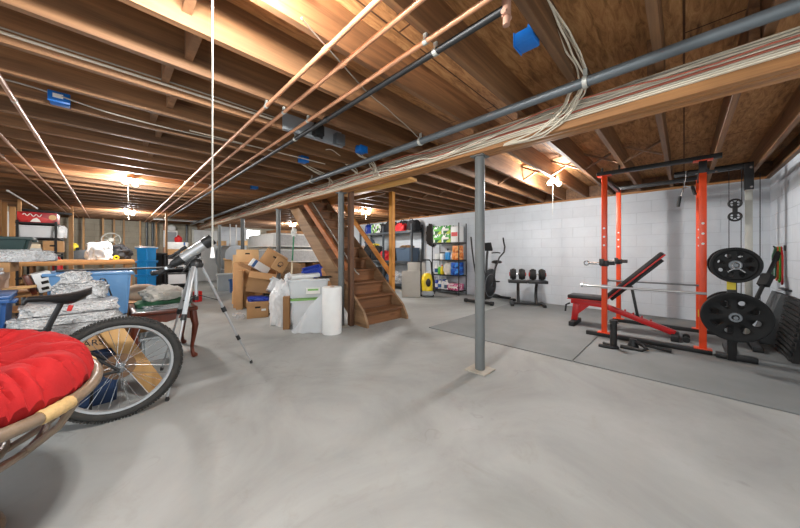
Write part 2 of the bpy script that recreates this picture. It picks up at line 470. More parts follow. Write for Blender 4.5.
def thing(name, label, cat, loc=(0, 0, 0), rot=(0, 0, 0), group=None):
    o = bpy.data.objects.new(name, None); COL.objects.link(o); o.empty_display_size = .1
    o.location = loc; o.rotation_euler = rot if not isinstance(rot, (int, float)) else (0, 0, rot)
    return tag(o, label, cat, group)


def solo(name, mb, m, label, cat, loc=None, rot=None, group=None):
    """a thing that is one mesh; its origin is moved to the middle of its base"""
    o = ob(name, mb, m)
    if loc is None:
        vs = o.data.vertices
        lo = [min(v.co[i] for v in vs) for i in range(3)]; hi = [max(v.co[i] for v in vs) for i in range(3)]
        loc = Vector(((lo[0] + hi[0]) / 2, (lo[1] + hi[1]) / 2, lo[2]))
        o.data.transform(Matrix.Translation(-loc))
    o.location = loc
    if rot: o.rotation_euler = rot if not isinstance(rot, (int, float)) else (0, 0, rot)
    return tag(o, label, cat, group)


def struct(name, mb, m):
    o = ob(name, mb, m); o['kind'] = 'structure'; return o


def dup(root, loc, rot=None, label=None, group=None):
    r = root.copy(); COL.objects.link(r); r.location = loc
    if rot is not None: r.rotation_euler = rot if not isinstance(rot, (int, float)) else (0, 0, rot)
    if label: r['label'] = label
    if group: r['group'] = group
    def kids(src, dst):
        for ch in list(src.children):
            c = ch.copy(); COL.objects.link(c); c.parent = dst; kids(ch, c)
    kids(root, r)
    return r


def B(c, d, rot=None, bev=0.0): return MB().box(c, d, rot, bev)


# ================================================================== THE SETTING
XL, XG, YF, YR = -1.72, 6.68, 13.5, -.88        # left wall, gym wall, far wall, near right wall
JZ, SUB = 2.20, 2.43                            # underside of the joists, underside of the subfloor
BX0, BX1, BZ0 = 2.34, 2.52, 2.01                # the carrying beam
SX0, SX1, SY0 = 2.62, 3.50, 3.40                # stair flight
HX0, HX1, HY0, HY1 = 2.54, 3.56, 3.95, 6.20     # stair opening in the ceiling

struct('floor', B(((XL + XG) / 2, 6.0, -.05), (XG - XL + .4, 16.0, .1)), M['floor'])
struct('wall_gym', B((XG + .1, (YF + YR) / 2, 1.09), (.2, YF - YR + .4, 2.18)), M['wallw'])
struct('wall_near', B((4.2, YR - .1, 1.09), (5.0, .2, 2.18)), M['wallr'])
struct('wall_left', B((XL - .1, 9.0, 1.1), (.2, 9.4, 2.2)), M['wallg'])
# far wall with the opening for the basement window
WX0, WX1, WZ0, WZ1 = 4.12, 4.72, 1.70, 2.14
mb = MB()
mb.box(((XL + WX0) / 2, YF + .1, 1.1), (WX0 - XL, .2, 2.2)); mb.box(((WX1 + XG) / 2, YF + .1, 1.1), (XG - WX1, .2, 2.2))
mb.box(((WX0 + WX1) / 2, YF + .1, WZ0 / 2), (WX1 - WX0, .2, WZ0)); mb.box(((WX0 + WX1) / 2, YF + .1, (WZ1 + 2.2) / 2), (WX1 - WX0, .2, 2.2 - WZ1))
struct('wall_far', mb, M['wallg'])
struct('wall_far_painted', B(((3.1 + WX0) / 2, YF - .006, 1.09), (WX0 - 3.1, .012, 2.18)), M['wallr'])
w = struct('window_1', B(((WX0 + WX1) / 2, YF + .15, (WZ0 + WZ1) / 2), (WX1 - WX0, .02, WZ1 - WZ0)), M['day'])
mb = MB()
for x in (WX0 + .02, (WX0 + WX1) / 2, WX1 - .02): mb.box((x, YF + .08, (WZ0 + WZ1) / 2), (.035, .06, WZ1 - WZ0))
for z in (WZ0 + .02, WZ1 - .02): mb.box(((WX0 + WX1) / 2, YF + .08, z), (WX1 - WX0, .05, .035))
ob('window_frame', mb, 'white', w)
# subfloor with the stair opening
mb = MB()
for x0, x1, y0, y1 in ((XL - .2, HX0, -2, YF + .2), (HX1, XG + .2, -2, YF + .2), (HX0, HX1, -2, HY0), (HX0, HX1, HY1, YF + .2)):
    mb.box(((x0 + x1) / 2, (y0 + y1) / 2, SUB + .012), (x1 - x0, y1 - y0, .024))
struct('ceiling', mb, M['osb'])
mb = MB()                                       # the walls of the stair shaft above the opening
for c, d in (((HX0 - .02, (HY0 + HY1) / 2, 2.95), (.04, HY1 - HY0, 1.0)), ((HX1 + .02, (HY0 + HY1) / 2, 2.95), (.04, HY1 - HY0, 1.0)),
             ((3.05, HY0 - .02, 2.95), (HX1 - HX0, .04, 1.0)), ((3.05, HY1 + .02, 2.95), (HX1 - HX0, .04, 1.0)), ((3.05, 5.07, 3.45), (1.1, 2.4, .03))):
    mb.box(c, d)
struct('trim_1', mb, M['stair'])

# joists, one board each
jl = jr = None
for k in range(-4, 33):
    y = .51 + .4064 * k
    if jl is None:
        jl = struct('ceiling_joist', B(((XL - .1 + BX1 - .02) / 2, 0, (JZ + SUB) / 2), (BX1 - .02 - XL + .1, .038, SUB - JZ)), M['joist'])
        jr = struct('ceiling_joist', B(((BX0 + .02 + XG + .1) / 2, 0, (JZ + SUB) / 2), (XG + .1 - BX0 - .02, .038, SUB - JZ)), M['joist'])
        jl.location = (0, y, 0); jr.location = (0, y + .042, 0); js = None
        continue
    o = jl.copy(); COL.objects.link(o); o.location = (0, y, 0)
    if HY0 - .02 < y + .042 < HY1 + .02:
        if js is None:
            js = struct('ceiling_joist', B(((HX1 + .04 + XG + .1) / 2, 0, (JZ + SUB) / 2), (XG + .06 - HX1, .038, SUB - JZ)), M['joist']); o = js
        else:
            o = js.copy(); COL.objects.link(o)
        o.location = (0, y + .042, 0)
    else:
        o = jr.copy(); COL.objects.link(o); o.location = (0, y + .042, 0)
for y in (HY0 - .03, HY1 + .03): struct('trim_2', B(((HX0 + HX1) / 2, y, (JZ + SUB) / 2), (HX1 - HX0, .04, SUB - JZ)), M['joist'])
struct('trim_3', B((HX1 + .02, (HY0 + HY1) / 2, (JZ + SUB) / 2), (.04, HY1 - HY0, SUB - JZ)), M['beam'])
# solid blocking on the left, X bridging on the right
pb = pc = None
for k in range(-1, 31):
    y = .51 + .4064 * k
    xo = .29 + (.035 if k % 2 else -.035)
    if pb is None:
        pb = struct('joist_blocking', B((0, 0, 2.345), (.04, .366, .17)), M['block']); pb.location = (xo, y + .203, 0)
        mb = MB(); mb.beam((0, -.183, 2.225), (0, .183, 2.41), .04, .02); mb.beam((.045, -.183, 2.41), (.045, .183, 2.225), .04, .02)
        pc = struct('joist_bridging', mb, M['block']); pc.location = (4.42, y + .245, 0); continue
    o = pb.copy(); COL.objects.link(o); o.location = (xo, y + .203, 0)
    o = pc.copy(); COL.objects.link(o); o.location = (4.42, y + .245, 0)
# the carrying beam: three planks side by side, sill boards and rim boards on the walls
mb = MB()
for i in range(3): mb.box((BX0 + .03 + .06 * i, 6.4, (BZ0 + JZ) / 2 - (.004 if i == 1 else 0)), (.0585, 14.7, JZ - BZ0), None, .003)
struct('ceiling_beam', mb, M['beam'])
struct('trim_4', B((XG + .02, 6.2, 2.19), (.14, 14.6, .03)), M['beam'])
struct('trim_5', B((XG + .05, 6.2, 2.315), (.04, 14.6, .23)), M['joist'])
struct('trim_6', B((4.2, YR - .03, 2.19), (5.0, .14, .03)), M['joist'])
struct('trim_7', B((4.25, YR - .05, 2.315), (5.1, .04, .23)), M['joist'])
struct('trim_8', B((2.5, YF + .02, 2.315), (8.4, .04, .23)), M['joist'])
# framing studs in front of the far and left walls
st = None
def stud(x, y, rz=0, h=2.2):
    global st
    if st is None or h != 2.2:
        o = struct('wall_stud', B((0, 0, h / 2), (.042, .09, h)), M['stud'])
        if h == 2.2: st = o
    else:
        o = st.copy(); COL.objects.link(o)
    o.location = (x, y, 0); o.rotation_euler = (0, 0, rz)
for x in (-1.3, -.9, -.62, -.2, .05, .28, .68, 1.1): stud(x, 13.2)
for y in (8.4, 9.2, 10.05, 10.5, 11.3, 12.1): stud(XL + .06, y, PI / 2)
stud(-.66, 10.15); stud(-1.34, 9.7); stud(1.0, 9.6)
# the door far away beyond the telescope and its frame
w = struct('door_1', B((2.62, YF - .04, 1.0), (.78, .045, 2.0), None, .004), M['door'])
mb = MB(); mb.cyl((2.94, YF - .062, .98), (2.94, YF - .10, .98), .012); mb.lathe([(0, 0), (.026, .005), (.03, .02), (.02, .035), (0, .04)], (2.94, YF - .10, .98), (0, -1, 0), 14)
ob('door_knob', mb, 'chrome', w)
mb = MB()
for x in (2.2, 3.04): mb.box((x, YF - .03, 1.03), (.06, .06, 2.06))
mb.box((2.62, YF - .03, 2.05), (.9, .06, .06)); struct('trim_9', mb, M['galv'])

# ================================================================== COLUMNS
cl = ['grey round steel post standing alone on the open floor in front of the exercise mat', 'grey round steel post beside the brown post at the foot of the stairs',
      'grey steel post behind the toppled cardboard boxes and in front of the mattresses', 'grey steel post to the left of the bright little window', 'far grey steel post beside the oil tank and white door']
c0 = None
for i, y in enumerate((1.361, 3.67, 5.98, 8.29, 10.6)):
    if c0 is None:
        c0 = thing('support_post', cl[0], 'post', (2.435, y, 0))
        ob('post_shaft', MB().cyl((0, 0, .012), (0, 0, BZ0 - .012), .045, seg=28), 'column', c0, False)
        ob('cap_plate', B((0, 0, BZ0 - .006), (.13, .13, .012)), 'column', c0, False)
        ob('base_plate', B((0, 0, .006), (.21, .21, .012), None, .004), 'pad', c0, False, label='pale plate stained round the foot')
    else: dup(c0, (2.435, y, 0), None, cl[i])

# ================================================================== STAIRS
t = thing('basement_stairs', 'steep brown wooden stairs rising from the concrete floor through the ceiling', 'stairs', ((SX0 + SX1) / 2, SY0, 0))
NR, RI, RU = 12, .2025, .238
mb = lambda: MB()
zl = lambda y: RI + (y - SY0) * RI / RU
for i in range(NR - 1):
    y = SY0 + i * RU; z = (i + 1) * RI
    ob('tread', B(((SX0 + SX1) / 2, y + RU / 2 - .012, z - .016), (SX1 - SX0 - .08, RU + .05, .032), None, .006), 'stair', t)
    ob('riser', B(((SX0 + SX1) / 2, y + .018, z - .032 - (RI - .032) / 2), (SX1 - SX0 - .08, .02, RI - .032)), 'stair', t)
ye = SY0 + 11 * RU
for x0 in (SX0, SX1 - .04):
    pts = [(SY0 - .12, 0), (SY0 - .12, .05), (SY0 - .02, RI + .03), (ye, zl(ye) + .05), (ye, zl(ye) - .26), (SY0 + .2, 0)]
    ob('stringer', MB().prism(pts, x0, x0 + .04, 'X'), 'stringer', t)
# handrails and newel posts
def raila(name, label, a, b, w, h, m):
    solo(name, MB().beam(a, b, w, h, .008), M[m], label, 'handrail')
raila('stair_handrail', 'orange brown handrail board on the open left side of the stairs', (2.57, 3.70, .86), (2.57, 5.55, 2.43), .04, .09, 'rail_o')
raila('stair_handrail', 'yellow pine handrail sloping down the right side of the stairs to the yellow post', (3.555, 3.70, .66), (3.555, 5.35, 2.21), .04, .09, 'rail_y')
solo('thin_rail', MB().tube([(2.70, 3.58, .77), (2.70, 3.65, .80), (2.70, 5.0, 2.03), (2.70, 5.1, 2.1)], .011, 10), M['galv'], 'thin grey metal rod running up the stairs inside the left handrail', 'rail')
solo('newel_post', B((2.545, 3.575, 1.1), (.07, .07, 2.2), None, .004), M['darkpost'], 'dark brown square wooden post right beside a grey column at the stair foot', 'post')
solo('wooden_post', B((3.56, 3.74, 1.1), (.07, .09, 2.2), None, .004), M['post_y'], 'bright yellow pine post on the right side of the stairs', 'post')
t = thing('wooden_plank', 'bright yellow plank hung under the joists beside the beam', 'plank', (2.68, 3.2, 2.03))
ob('plank_board', B((2.68, 3.2, 2.045), (.2, 1.5, .035), None, .003), 'plank_y', t)
for y in (2.58, 3.39): ob('hanger', B((2.62, y, 2.13), (.04, .04, .14)), 'plank_y', t)

# ================================================================== PIPES UNDER THE JOISTS
def pipe(label, x, y0, y1, z, r, m, couplings=(), clamps=(), cat='pipe', name='water_pipe', ends=()):
    t = thing(name, label, cat, (x, y0, z))
    pts = [(x, y0, z), (x, y1, z)]
    for e in ends: pts = e
    ob('pipe_run', MB().tube(pts, r, 14), m, t)
    for y in couplings:
        ob('coupling', MB().cyl((x, y - .025, z), (x, y + .025, z), r * 1.28, seg=14), m, t)
    for y in clamps:
        mb = MB(); mb.cyl((x, y - .012, z), (x, y + .012, z), r * 1.22, seg=14)
        mb.box((x, y, (z + JZ) / 2 + r * .3), (.012, .02, max(.02, JZ - z - r * .2)))
        ob('clamp', mb, 'galv', t)
    return t
pipe('copper pipe under the joists, farthest from the black pipe of a row of three', .785, -.3, 13.2, 2.16, .0125, 'copper', (1.32, 3.0, 4.6, 7.0), (2.14, 5.4), name='copper_pipe')
pipe('copper pipe under the joists, the middle one of a row of three', .912, -.3, 13.2, 2.16, .0125, 'copper', (1.36, 3.1, 5.0, 7.6), (2.14, 5.4), name='copper_pipe')
pipe('copper pipe under the joists, next to the black pipe', 1.107, -.3, 13.2, 2.16, .0125, 'copper', (3.6, 6.4), (.92, 2.14, 5.4), name='copper_pipe')
t = pipe('black iron pipe under the joists beside three copper pipes', 1.19, .54, 11.5, 2.15, .017, 'bpipe', (2.0, 3.3, 5.1), (.92, 2.54), name='iron_pipe')
mb = MB(); mb.cyl((1.19, .54, 2.11), (1.19, .54, 2.40), .019, seg=14); mb.cyl((1.19, .54, 2.075), (1.19, .54, 2.11), .015, seg=10); mb.cyl((1.16, .54, 2.12), (1.22, .54, 2.12), .012, seg=10)
ob('valve', mb, 'copperd', t, label='small copper valve at the pipe end')
pipe('long dull copper pipe over the left side of the room, nearest the middle', -.486, .8, 13.0, 2.175, .014, 'copperd', (2.35, 4.2, 7.0), (3.35, 6.6), name='copper_pipe')
pipe('dull copper pipe over the left side, second of three from the wall', -.715, 1.6, 13.0, 2.175, .012, 'copperd', (4.6, 8.0), (5.0,), name='copper_pipe')
pipe('thin dull copper pipe over the left side, closest to the wall', -.86, 1.6, 13.0, 2.175, .011, 'copperd', (5.2,), (5.4,), name='copper_pipe')
pipe('short white pipe slanting into view above the red box', -1.26, 8.2, 11.0, 2.17, .014, 'white', (8.26, 10.9), name='plastic_pipe')
t = pipe('thick grey steel pipe running along the beam below the joists', 2.0, -1.2, 12.6, 2.125, .03, 'gpipe', (), (.42, 1.72, 3.75, 6.6, 9.4), name='steel_pipe')

# ================================================================== CABLES ON THE BEAM
NC = 18
def lane(i, y):
    """height of cable i of its layer: nine cables that wander but never cross"""
    gap = [.35 + abs(mnoise.noise(Vector((k * 5.3 + (i >= 9) * 71, y * .75, 2.0)))) * 3.2 + .3 * abs(mnoise.noise(Vector((k * 9.1, y * 2.3, 7.0)))) for k in range(10)]
    tot = sum(gap); k = i % 9
    lift = .055 / (1 + math.exp((y - .9) * 2.2))
    return .012 + lift + k * .0112 + sum(gap[:k + 1]) / tot * (.066 - lift * .9)
for i in range(NC):
    ly = i // 9
    pts = [(BX0 - .007 - .0135 * ly, -1.0 + k * .13, BZ0 + lane(i, -1.0 + k * .13)) for k in range(108)]
    m = 'wirer' if i in (4, 12) else 'wireg' if i in (2, 8, 15) else 'wire'
    solo('electric_cable', MB().tube(pts, .0050, 6), M[m], {'wire': 'white electric cable in the bundle stapled along the front of the beam', 'wirer': 'reddish electric cable in the bundle along the front of the beam',
         'wireg': 'greyish electric cable in the bundle stapled along the front of the beam'}[m], 'cable', group={'wire': 'white cables along the beam', 'wirer': 'red cables along the beam', 'wireg': 'grey cables along the beam'}[m])
for i in range(5):                               # loose cables that wander over the others
    pts = []
    for k in range(80):
        y = -1.0 + k * .175
        lift = .055 / (1 + math.exp((y - .9) * 2.2))
        q = .5 + .75 * mnoise.noise(Vector((i * 6.3 + 2, y * .9, i * 1.7))) + .3 * mnoise.noise(Vector((i * 3.1, y * 2.6, 5.0)))
        pts.append((BX0 - .034 - .011 * i - .02 * abs(mnoise.noise(Vector((i * 2.2, y * 1.4, 3.0)))), y, BZ0 + .012 + lift + max(0, min(1, q)) * (.165 - lift)))
    solo('electric_cable', MB().tube(pts, .0048, 6), M[('wire', 'wireg', 'wire', 'wire', 'wirer')[i]], 'loose cable wandering over the stapled bundle on the front of the beam', 'cable', group='loose cables over the beam bundle')
def loop(label, pts, m='wire', r=.0055, n=1, spread=.03, group=None):
    """a cable that sags through the given points"""
    for j in range(n):
        P = []
        for i in range(len(pts) - 1):
            a, b = Vector(pts[i]), Vector(pts[i + 1]); a0 = Vector(pts[max(i - 1, 0)]); b1 = Vector(pts[min(i + 2, len(pts) - 1)])
            for k in range(7):
                u = k / 7
                P.append(.5 * ((2 * a) + (b - a0) * u + (2 * a0 - 5 * a + 4 * b - b1) * u * u + (3 * a - a0 - 3 * b + b1) * u ** 3))
        P.append(Vector(pts[-1]))
        off = Vector((spread * .9 * math.sin(j * 2.4), spread * .9 * math.cos(j * 1.7), spread * .5 * math.sin(j * 3.1 + 1)))
        P = [p + off * min(1, k * .12, (len(P) - 1 - k) * .12 + .2) + .35 * Vector((spread * mnoise.noise(Vector((j * 5.1, k * .22, 1))), spread * mnoise.noise(Vector((j * 5.1, k * .22, 9))), spread * .6 * mnoise.noise(Vector((j * 5.1, k * .22, 5))))) for k, p in enumerate(P)]
        solo('electric_cable', MB().tube(P, r, 6), M[m], label, 'cable', group=group)
loop('white cable dropping from a joist in a loose hank behind the thick grey pipe', [G(542, -8, 2.40), G(560, 38, 2.31), G(576, 68, 2.25), G(580, 84, 2.20), G(573, 100, 2.14), ATX(560, 118, 2.29), ATX(538, 134, 2.305), ATX(505, 145, 2.31)], n=8, spread=.05, group='hank of cables near the exercise area')
loop('white cable looped down on the beam near the grey metal plate', [(1.75, 2.58, 2.36), (1.9, 2.60, 2.24), (2.1, 2.64, 2.22), (2.25, 2.66, 2.12), (2.31, 2.7, 2.05), (2.3, 2.8, 2.12), (2.31, 3.3, 2.10)], n=4, spread=.07, group='cables looping down in the middle of the beam')
loop('white cable running from a blue junction box to the beam', [(1.72, 2.94, 2.27), (1.85, 2.96, 2.29), (2.1, 3.0, 2.2), (2.28, 3.05, 2.13), (2.31, 3.4, 2.1)], n=4, spread=.05, group='cables from the blue box beside the metal plate')
loop('white cable hanging from joists towards the beam at mid length', [(1.6, 3.5, 2.3), (1.9, 3.55, 2.22), (2.2, 3.6, 2.16), (2.3, 3.8, 2.1)], n=4, spread=.05, group='cables from the farther blue box')
loop('thin pale cable crossing the joists between copper and grey pipes', [(.62, 1.26, 2.19), (1.2, 1.5, 2.19), (1.6, 1.62, 2.19), (1.98, 1.72, 2.16)], 'wireg', .004)
loop('white cable clipped along the second joist on the left', [(-1.7, 2.513, 2.245), (-.3, 2.513, 2.245), (.4, 2.513, 2.25), (1.0, 2.513, 2.25)], 'wire', .008, 1, .003)
loop('thin white cable clipped high along the second joist on the left', [(-1.7, 2.516, 2.275), (-.3, 2.516, 2.27), (.4, 2.516, 2.28), (1.0, 2.516, 2.275)], 'wireg', .005, 1, .004)
loop('grey cable sagging from the blue junction box on the left', [(-1.6, 3.28, 2.30), (-.75, 3.22, 2.235), (-.45, 3.25, 2.27), (0, 3.2, 2.20), (.45, 3.25, 2.21), (1.3, 3.24, 2.24)], 'wireg', .006, 1, .01)
loop('pale cable along a joist left of the metal plate', [(.5, 3.22, 2.225), (1.2, 3.22, 2.225), (1.9, 3.22, 2.225)], 'wire', .006, 1, .01)

# blue plastic junction boxes
def ebox(label, p, rz=0, s=1.0):
    t = thing('junction_box', label, 'junction box', p, rz)
    ob('box_body', B((0, 0, 0), (.10 * s, .10 * s, .07 * s), None, .008), 'ebox', t, False)
    ob('cover', B((0, -.052 * s, 0), (.108 * s, .008, .078 * s), None, .003), 'ebox', t, False)
    for x in (-.03, .03): ob('clamp_tab', B((x * s, .03 * s, .04 * s), (.025 * s, .03 * s, .025 * s), None, .004), 'ebox', t, False)
    return t
def onj(u, v):
    """on the near face of the joist that the box hangs from"""
    best = None
    for k in range(0, 30):
        p = ATY(u, v, .51 + .4064 * k - .019 - .045)
        if best is None or abs(p.z - 2.235) < abs(best.z - 2.235): best = p
    best.z = max(best.z, 2.19); return best
ebox('bright blue electrical box on a joist close overhead right of the black pipe', (1.53, .582, 2.215), PI, .95)
ebox('blue electrical box on a joist at the right end of the grey metal plate', onj(361, 150), 0, .95)
ebox('dark blue electrical box on a joist below the left end of the metal plate', onj(303, 160), 0, .95)
ebox('small far blue electrical box near the pull cord', onj(254, 187), 0, 1)
t = ebox('blue electrical box with white sticker hanging from a joist on the left', onj(60, 100), 0, 1.0)
ob('sticker', B((-.005, -.058, .006), (.05, .004, .03)), 'paper', t, False, label='white sticker')

# grey metal plate between two joists
t = thing('metal_plate', 'pale grey metal plate fixed between joists behind the pipes', 'metal plate', (1.15, 2.53, 2.22))
ob('plate_face', B((1.365, 2.515, 2.268), (.61, .008, .155)), 'greyp', t)
mb = MB(); mb.box((1.365, 2.50, 2.187), (.61, .03, .006)); ob('flange', mb, 'greyp', t)
mb = MB(); mb.box((1.385, 2.475, 2.265), (.10, .07, .10), None, .01); mb.cyl((1.35, 2.47, 2.20), (1.35, 2.47, 2.33), .012); mb.cyl((1.42, 2.47, 2.20), (1.42, 2.47, 2.33), .012)
solo('control_box', mb, M['blackm'], 'small black control box on the black pipe in front of the metal plate', 'control box')
solo('switch_box', B((1.62, 2.475, 2.245), (.10, .07, .11), None, .004), M['steel'], 'small square steel box at the end of the grey metal plate', 'switch box')

# ================================================================== LAMPS
def lamp(label, x, y, rz, cord=0.0, strap=False):
    t = thing('ceiling_lamp', label, 'ceiling lamp', (x, y, JZ), rz)
    ob('lamp_holder', MB().lathe([(0, 0), (.055, 0), (.055, -.012), (.03, -.035), (.024, -.05), (0, -.05)], (0, 0, 0), seg=20), 'white', t, False)
    if strap: ob('holder_strap', B((0, 0, .006), (.10, .42, .012)), 'block', t, False, label='short board between the joists')
    for s in (-1, 1):
        ob('bulb', MB().lathe([(0, -.012), (.012, -.006), (.016, .02), (.03, .05), (.032, .07), (.022, .09), (0, .097)], (s * .018, 0, -.045), (s * .9, 0, -.35), 16), 'bulb', t, False, label='lit bulb')
    if cord:
        ob('pull_cord', MB().tube([(0, .03, -.03), (0, .03, -.03 - cord)], .0022, 6), 'rope', t, False)
    return t
lamp('lit ceiling lamp over the middle of the left side of the room', .19, 5.793, R(45), .33)
lamp('lit ceiling lamp far down the left side over the wood bench', .33, 10.264, R(45), .2)
lamp('lit twin lamp on the ceiling in front of the power rack', 4.62, 1.365, R(-30), .5)
lamp('lit twin ceiling lamp above the grey storage rack', 4.62, 5.836, R(-45), .2)
lamp('lit twin ceiling lamp over the mattresses, seen left of the stairs', 4.72, 10.306, R(-45), .2)
t = lamp('lit ceiling lamp right overhead with a long white pull cord', .27, 1.12, R(0), 0, True)
px, py = G(212.5, 60, 1.8)[:2]
t2 = ob('pull_cord', MB().tube([(.27, 1.12, 2.15), (px, py, 2.10), (px, py, 1.12)], .0030, 6), 'rope', t)
ob('cord_knob', MB().lathe([(0, .04), (.004, .036), (.006, .02), (.0085, 0), (0, -.002)], (px, py, 1.082), seg=12), 'white', t2)
solo('fluorescent_fixture', B((1.55, 11.6, 2.16), (1.3, .14, .06), None, .01), M['white'], 'long white strip light, unlit, under the far joists', 'strip light')

# ================================================================== EXERCISE AREA
for a, b, l in ((-.86, .795, 'dark grey rubber exercise mat lying under the power rack'), (.805, 2.66, 'dark grey rubber exercise mat lying before the dumbbell stand and exercise bike')):
    solo('exercise_mat', B((4.95, (a + b) / 2, .006), (3.34, b - a, .012), None, .003), M['mat_'], l, 'mat')

# power rack: orange uprights, black top bars and base rails
RX0, RX1, RY0, RY1 = 4.52, 5.66, -.145, .735
t = thing('power_rack', 'orange power rack with black top bars standing on the mat', 'power rack', ((RX0 + RX1) / 2, (RY0 + RY1) / 2, .012))
F0 = .012
for x in (RX0, RX1):
    for y in (RY0, RY1):
        topz = 2.10
        u = ob('upright', B((x, y, F0 + .05 + (topz - .06) / 2), (.058, .058, topz - .06), None, .004), 'orange', t)
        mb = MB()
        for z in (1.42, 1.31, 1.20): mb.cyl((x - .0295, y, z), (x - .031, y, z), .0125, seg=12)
        ob('hole', mb, 'white', u, label='row of holes, the light through them painted as white discs')  # white discs paint the light that shows through the bolt holes
        f = ob('foot_plate', B((x, y, F0 + .054), (.11, .14, .008), None, .002), 'orange', t)
ob('base_rail', B((RX0, .36, F0 + .025), (.07, 1.15, .05), None, .004), 'black', t)
ob('base_rail', B((RX1, .16, F0 + .025), (.07, 1.3, .05), None, .004), 'black', t)
ob('top_bar', B((RX0, .265, 2.13), (.055, 1.10, .05), None, .004), 'black', t)
ob('top_bar', B((RX1, .28, 2.12), (.055, 1.0, .05), None, .004), 'black', t)
for y in (RY0, RY1):
    ob('side_bar', B(((RX0 + RX1) / 2, y, 2.075), (RX1 - RX0 - .06, .045, .045), None, .004), 'black', t)
    ob('top_flange', B((RX0, y, 2.101), (.10, .15, .008), None, .002), 'orange', t)
ob('sleeve', B((RX0, RY0, 2.03), (.064, .064, .13), None, .003), 'black', t)
for y in (.70, .52):
    ob('bar_stop', B((RX0, y + .06, 2.18), (.03, .02, .06), None, .004), 'black', t)
for x in (RX0, RX1):                            # j hooks on the far-left pair
    j = MB(); j.box((x, RY1, .965), (.085, .085, .075), None, .006); j.box((x - .055, RY1 + .02, .955), (.04, .05, .03), None, .004); j.box((x - .075, RY1 + .02, .985), (.012, .05, .08), None, .003); j.cyl((x, RY1 - .04, .97), (x, RY1 - .11, .97), .026)
    ob('bar_hook', j, 'black', t)
    j = MB(); j.cyl((x, RY1 + .04, .965), (x, RY1 + .17, .965), .017); j.torus((x, RY1 + .20, .965), .028, .007, (1, 0, 0), 20, 6)
    ob('hook_pin', j, 'chrome', t)
# safety bars through the uprights
t = thing('safety_bar', 'grey steel safety bar across the near side of the orange rack', 'bar', (RX0 - .045, .4, .655))
ob('bar_tube', MB().cyl((RX0 - .045, .97, .665), (RX0 - .045, -.17, .665), .0145), 'alu', t)
ob('bar_end', MB().cyl((RX0 - .045, .97, .665), (RX0 - .045, .985, .665), .024), 'chrome', t)
ob('collar', B((RX0 - .036, RY1, .665), (.03, .066, .05), None, .004), 'greyp', t)
t = thing('safety_bar', 'thin steel safety bar across the far side of the orange rack', 'bar', (RX1 - .045, .4, .655))
ob('bar_tube', MB().cyl((RX1 - .045, .86, .66), (RX1 - .045, -.17, .66), .012), 'steel', t)
ob('bar_end', MB().cyl((RX1 - .045, .86, .66), (RX1 - .045, .875, .66), .022), 'steel', t)

# cable tower beside the rack
LX, LY = 5.62, -.575
t = thing('pulley_tower', 'pulley tower with silver post and black bracket beside the power rack', 'pulley tower', (LX, LY, .012))
ob('tower_post', B((LX, LY, 1.06), (.06, .06, 2.05), None, .004), 'galv', t)
ob('bracket', B((LX - .002, LY, 2.06), (.072, .078, .34), None, .004), 'black', t)
ob('tower_arm', MB().beam((LX, LY - .04, 2.2), (LX, .10, 2.2), .06, .07, .004), 'black', t)
ob('base_foot', B((5.32, LY, .04), (.72, .08, .05), None, .004), 'black', t)
mb = MB()
for (y, z) in ((LY - .015, 2.165), (-.3, 2.165), (-.12, 2.165), (LY - .02, 1.92)): mb.cyl((LX - .04, y, z), (LX - .033, y, z), .013, seg=8)
ob('bolt', mb, 'chrome', t)
mb = MB()
p = ATX(735, 203.5, LX - .09); q = ATX(735, 216.5, LX - .09)
for c in (p, q):
    mb.torus(c, .052, .012, (1, 0, .0), 28, 8); mb.cyl(c - Vector((.008, 0, 0)), c + Vector((.008, 0, 0)), .022)
    for k in range(3):
        a = k * PI / 3; e = Vector((0, math.cos(a) * .052, math.sin(a) * .052)); mb.beam(c - e, c + e, .008, .01)
mb.box((p + q) / 2, (.02, .045, .12), None, .004)
pl = ob('pulley', mb, 'black', t)
def cable(y0, z0, y1, z1, n='steel_cable'):
    ob('pull_cable', MB().tube([(LX - .09, y0, z0), (LX - .09, y1, z1)], .004, 6), 'blackm', t)
cable(p.y + .05, p.z, p.y + .05, 2.16); cable(p.y - .055, p.z, p.y - .055, 2.16); cable(q.y + .05, q.z, q.y + .05, .5); cable(q.y - .05, q.z, q.y - .05, .5)
ob('pull_cable', MB().tube([(LX + .09, LY - .1, 2.1), (LX + .09, LY - .1, .3)], .004, 6), 'blackm', t)
# pull-down handle hanging by its clip
a = ATX(686, 178, 5.5); b = ATX(684, 186, 5.5); c = ATX(680, 200, 5.5); d = ATX(692, 187, 5.5)
t = thing('pulldown_handle', 'short angled chrome pull-down handle with black grips hanging at the rack top', 'handle bar', a)
ob('handle_bar', MB().tube([c, b + Vector((0, 0, -.02)), b, d], .011, 10), 'chrome', t)
ob('grip', MB().cyl(c + Vector((0, .0, .05)), c + Vector((0, .02, -.09)), .019), 'rubber', t)
ob('grip', MB().cyl(d + Vector((0, 0, .02)), d + Vector((0, -.03, -.11)), .019), 'rubber', t)
ob('clip', MB().tube([b, a, a + Vector((0, 0, .09))], .006, 8), 'chrome', t)

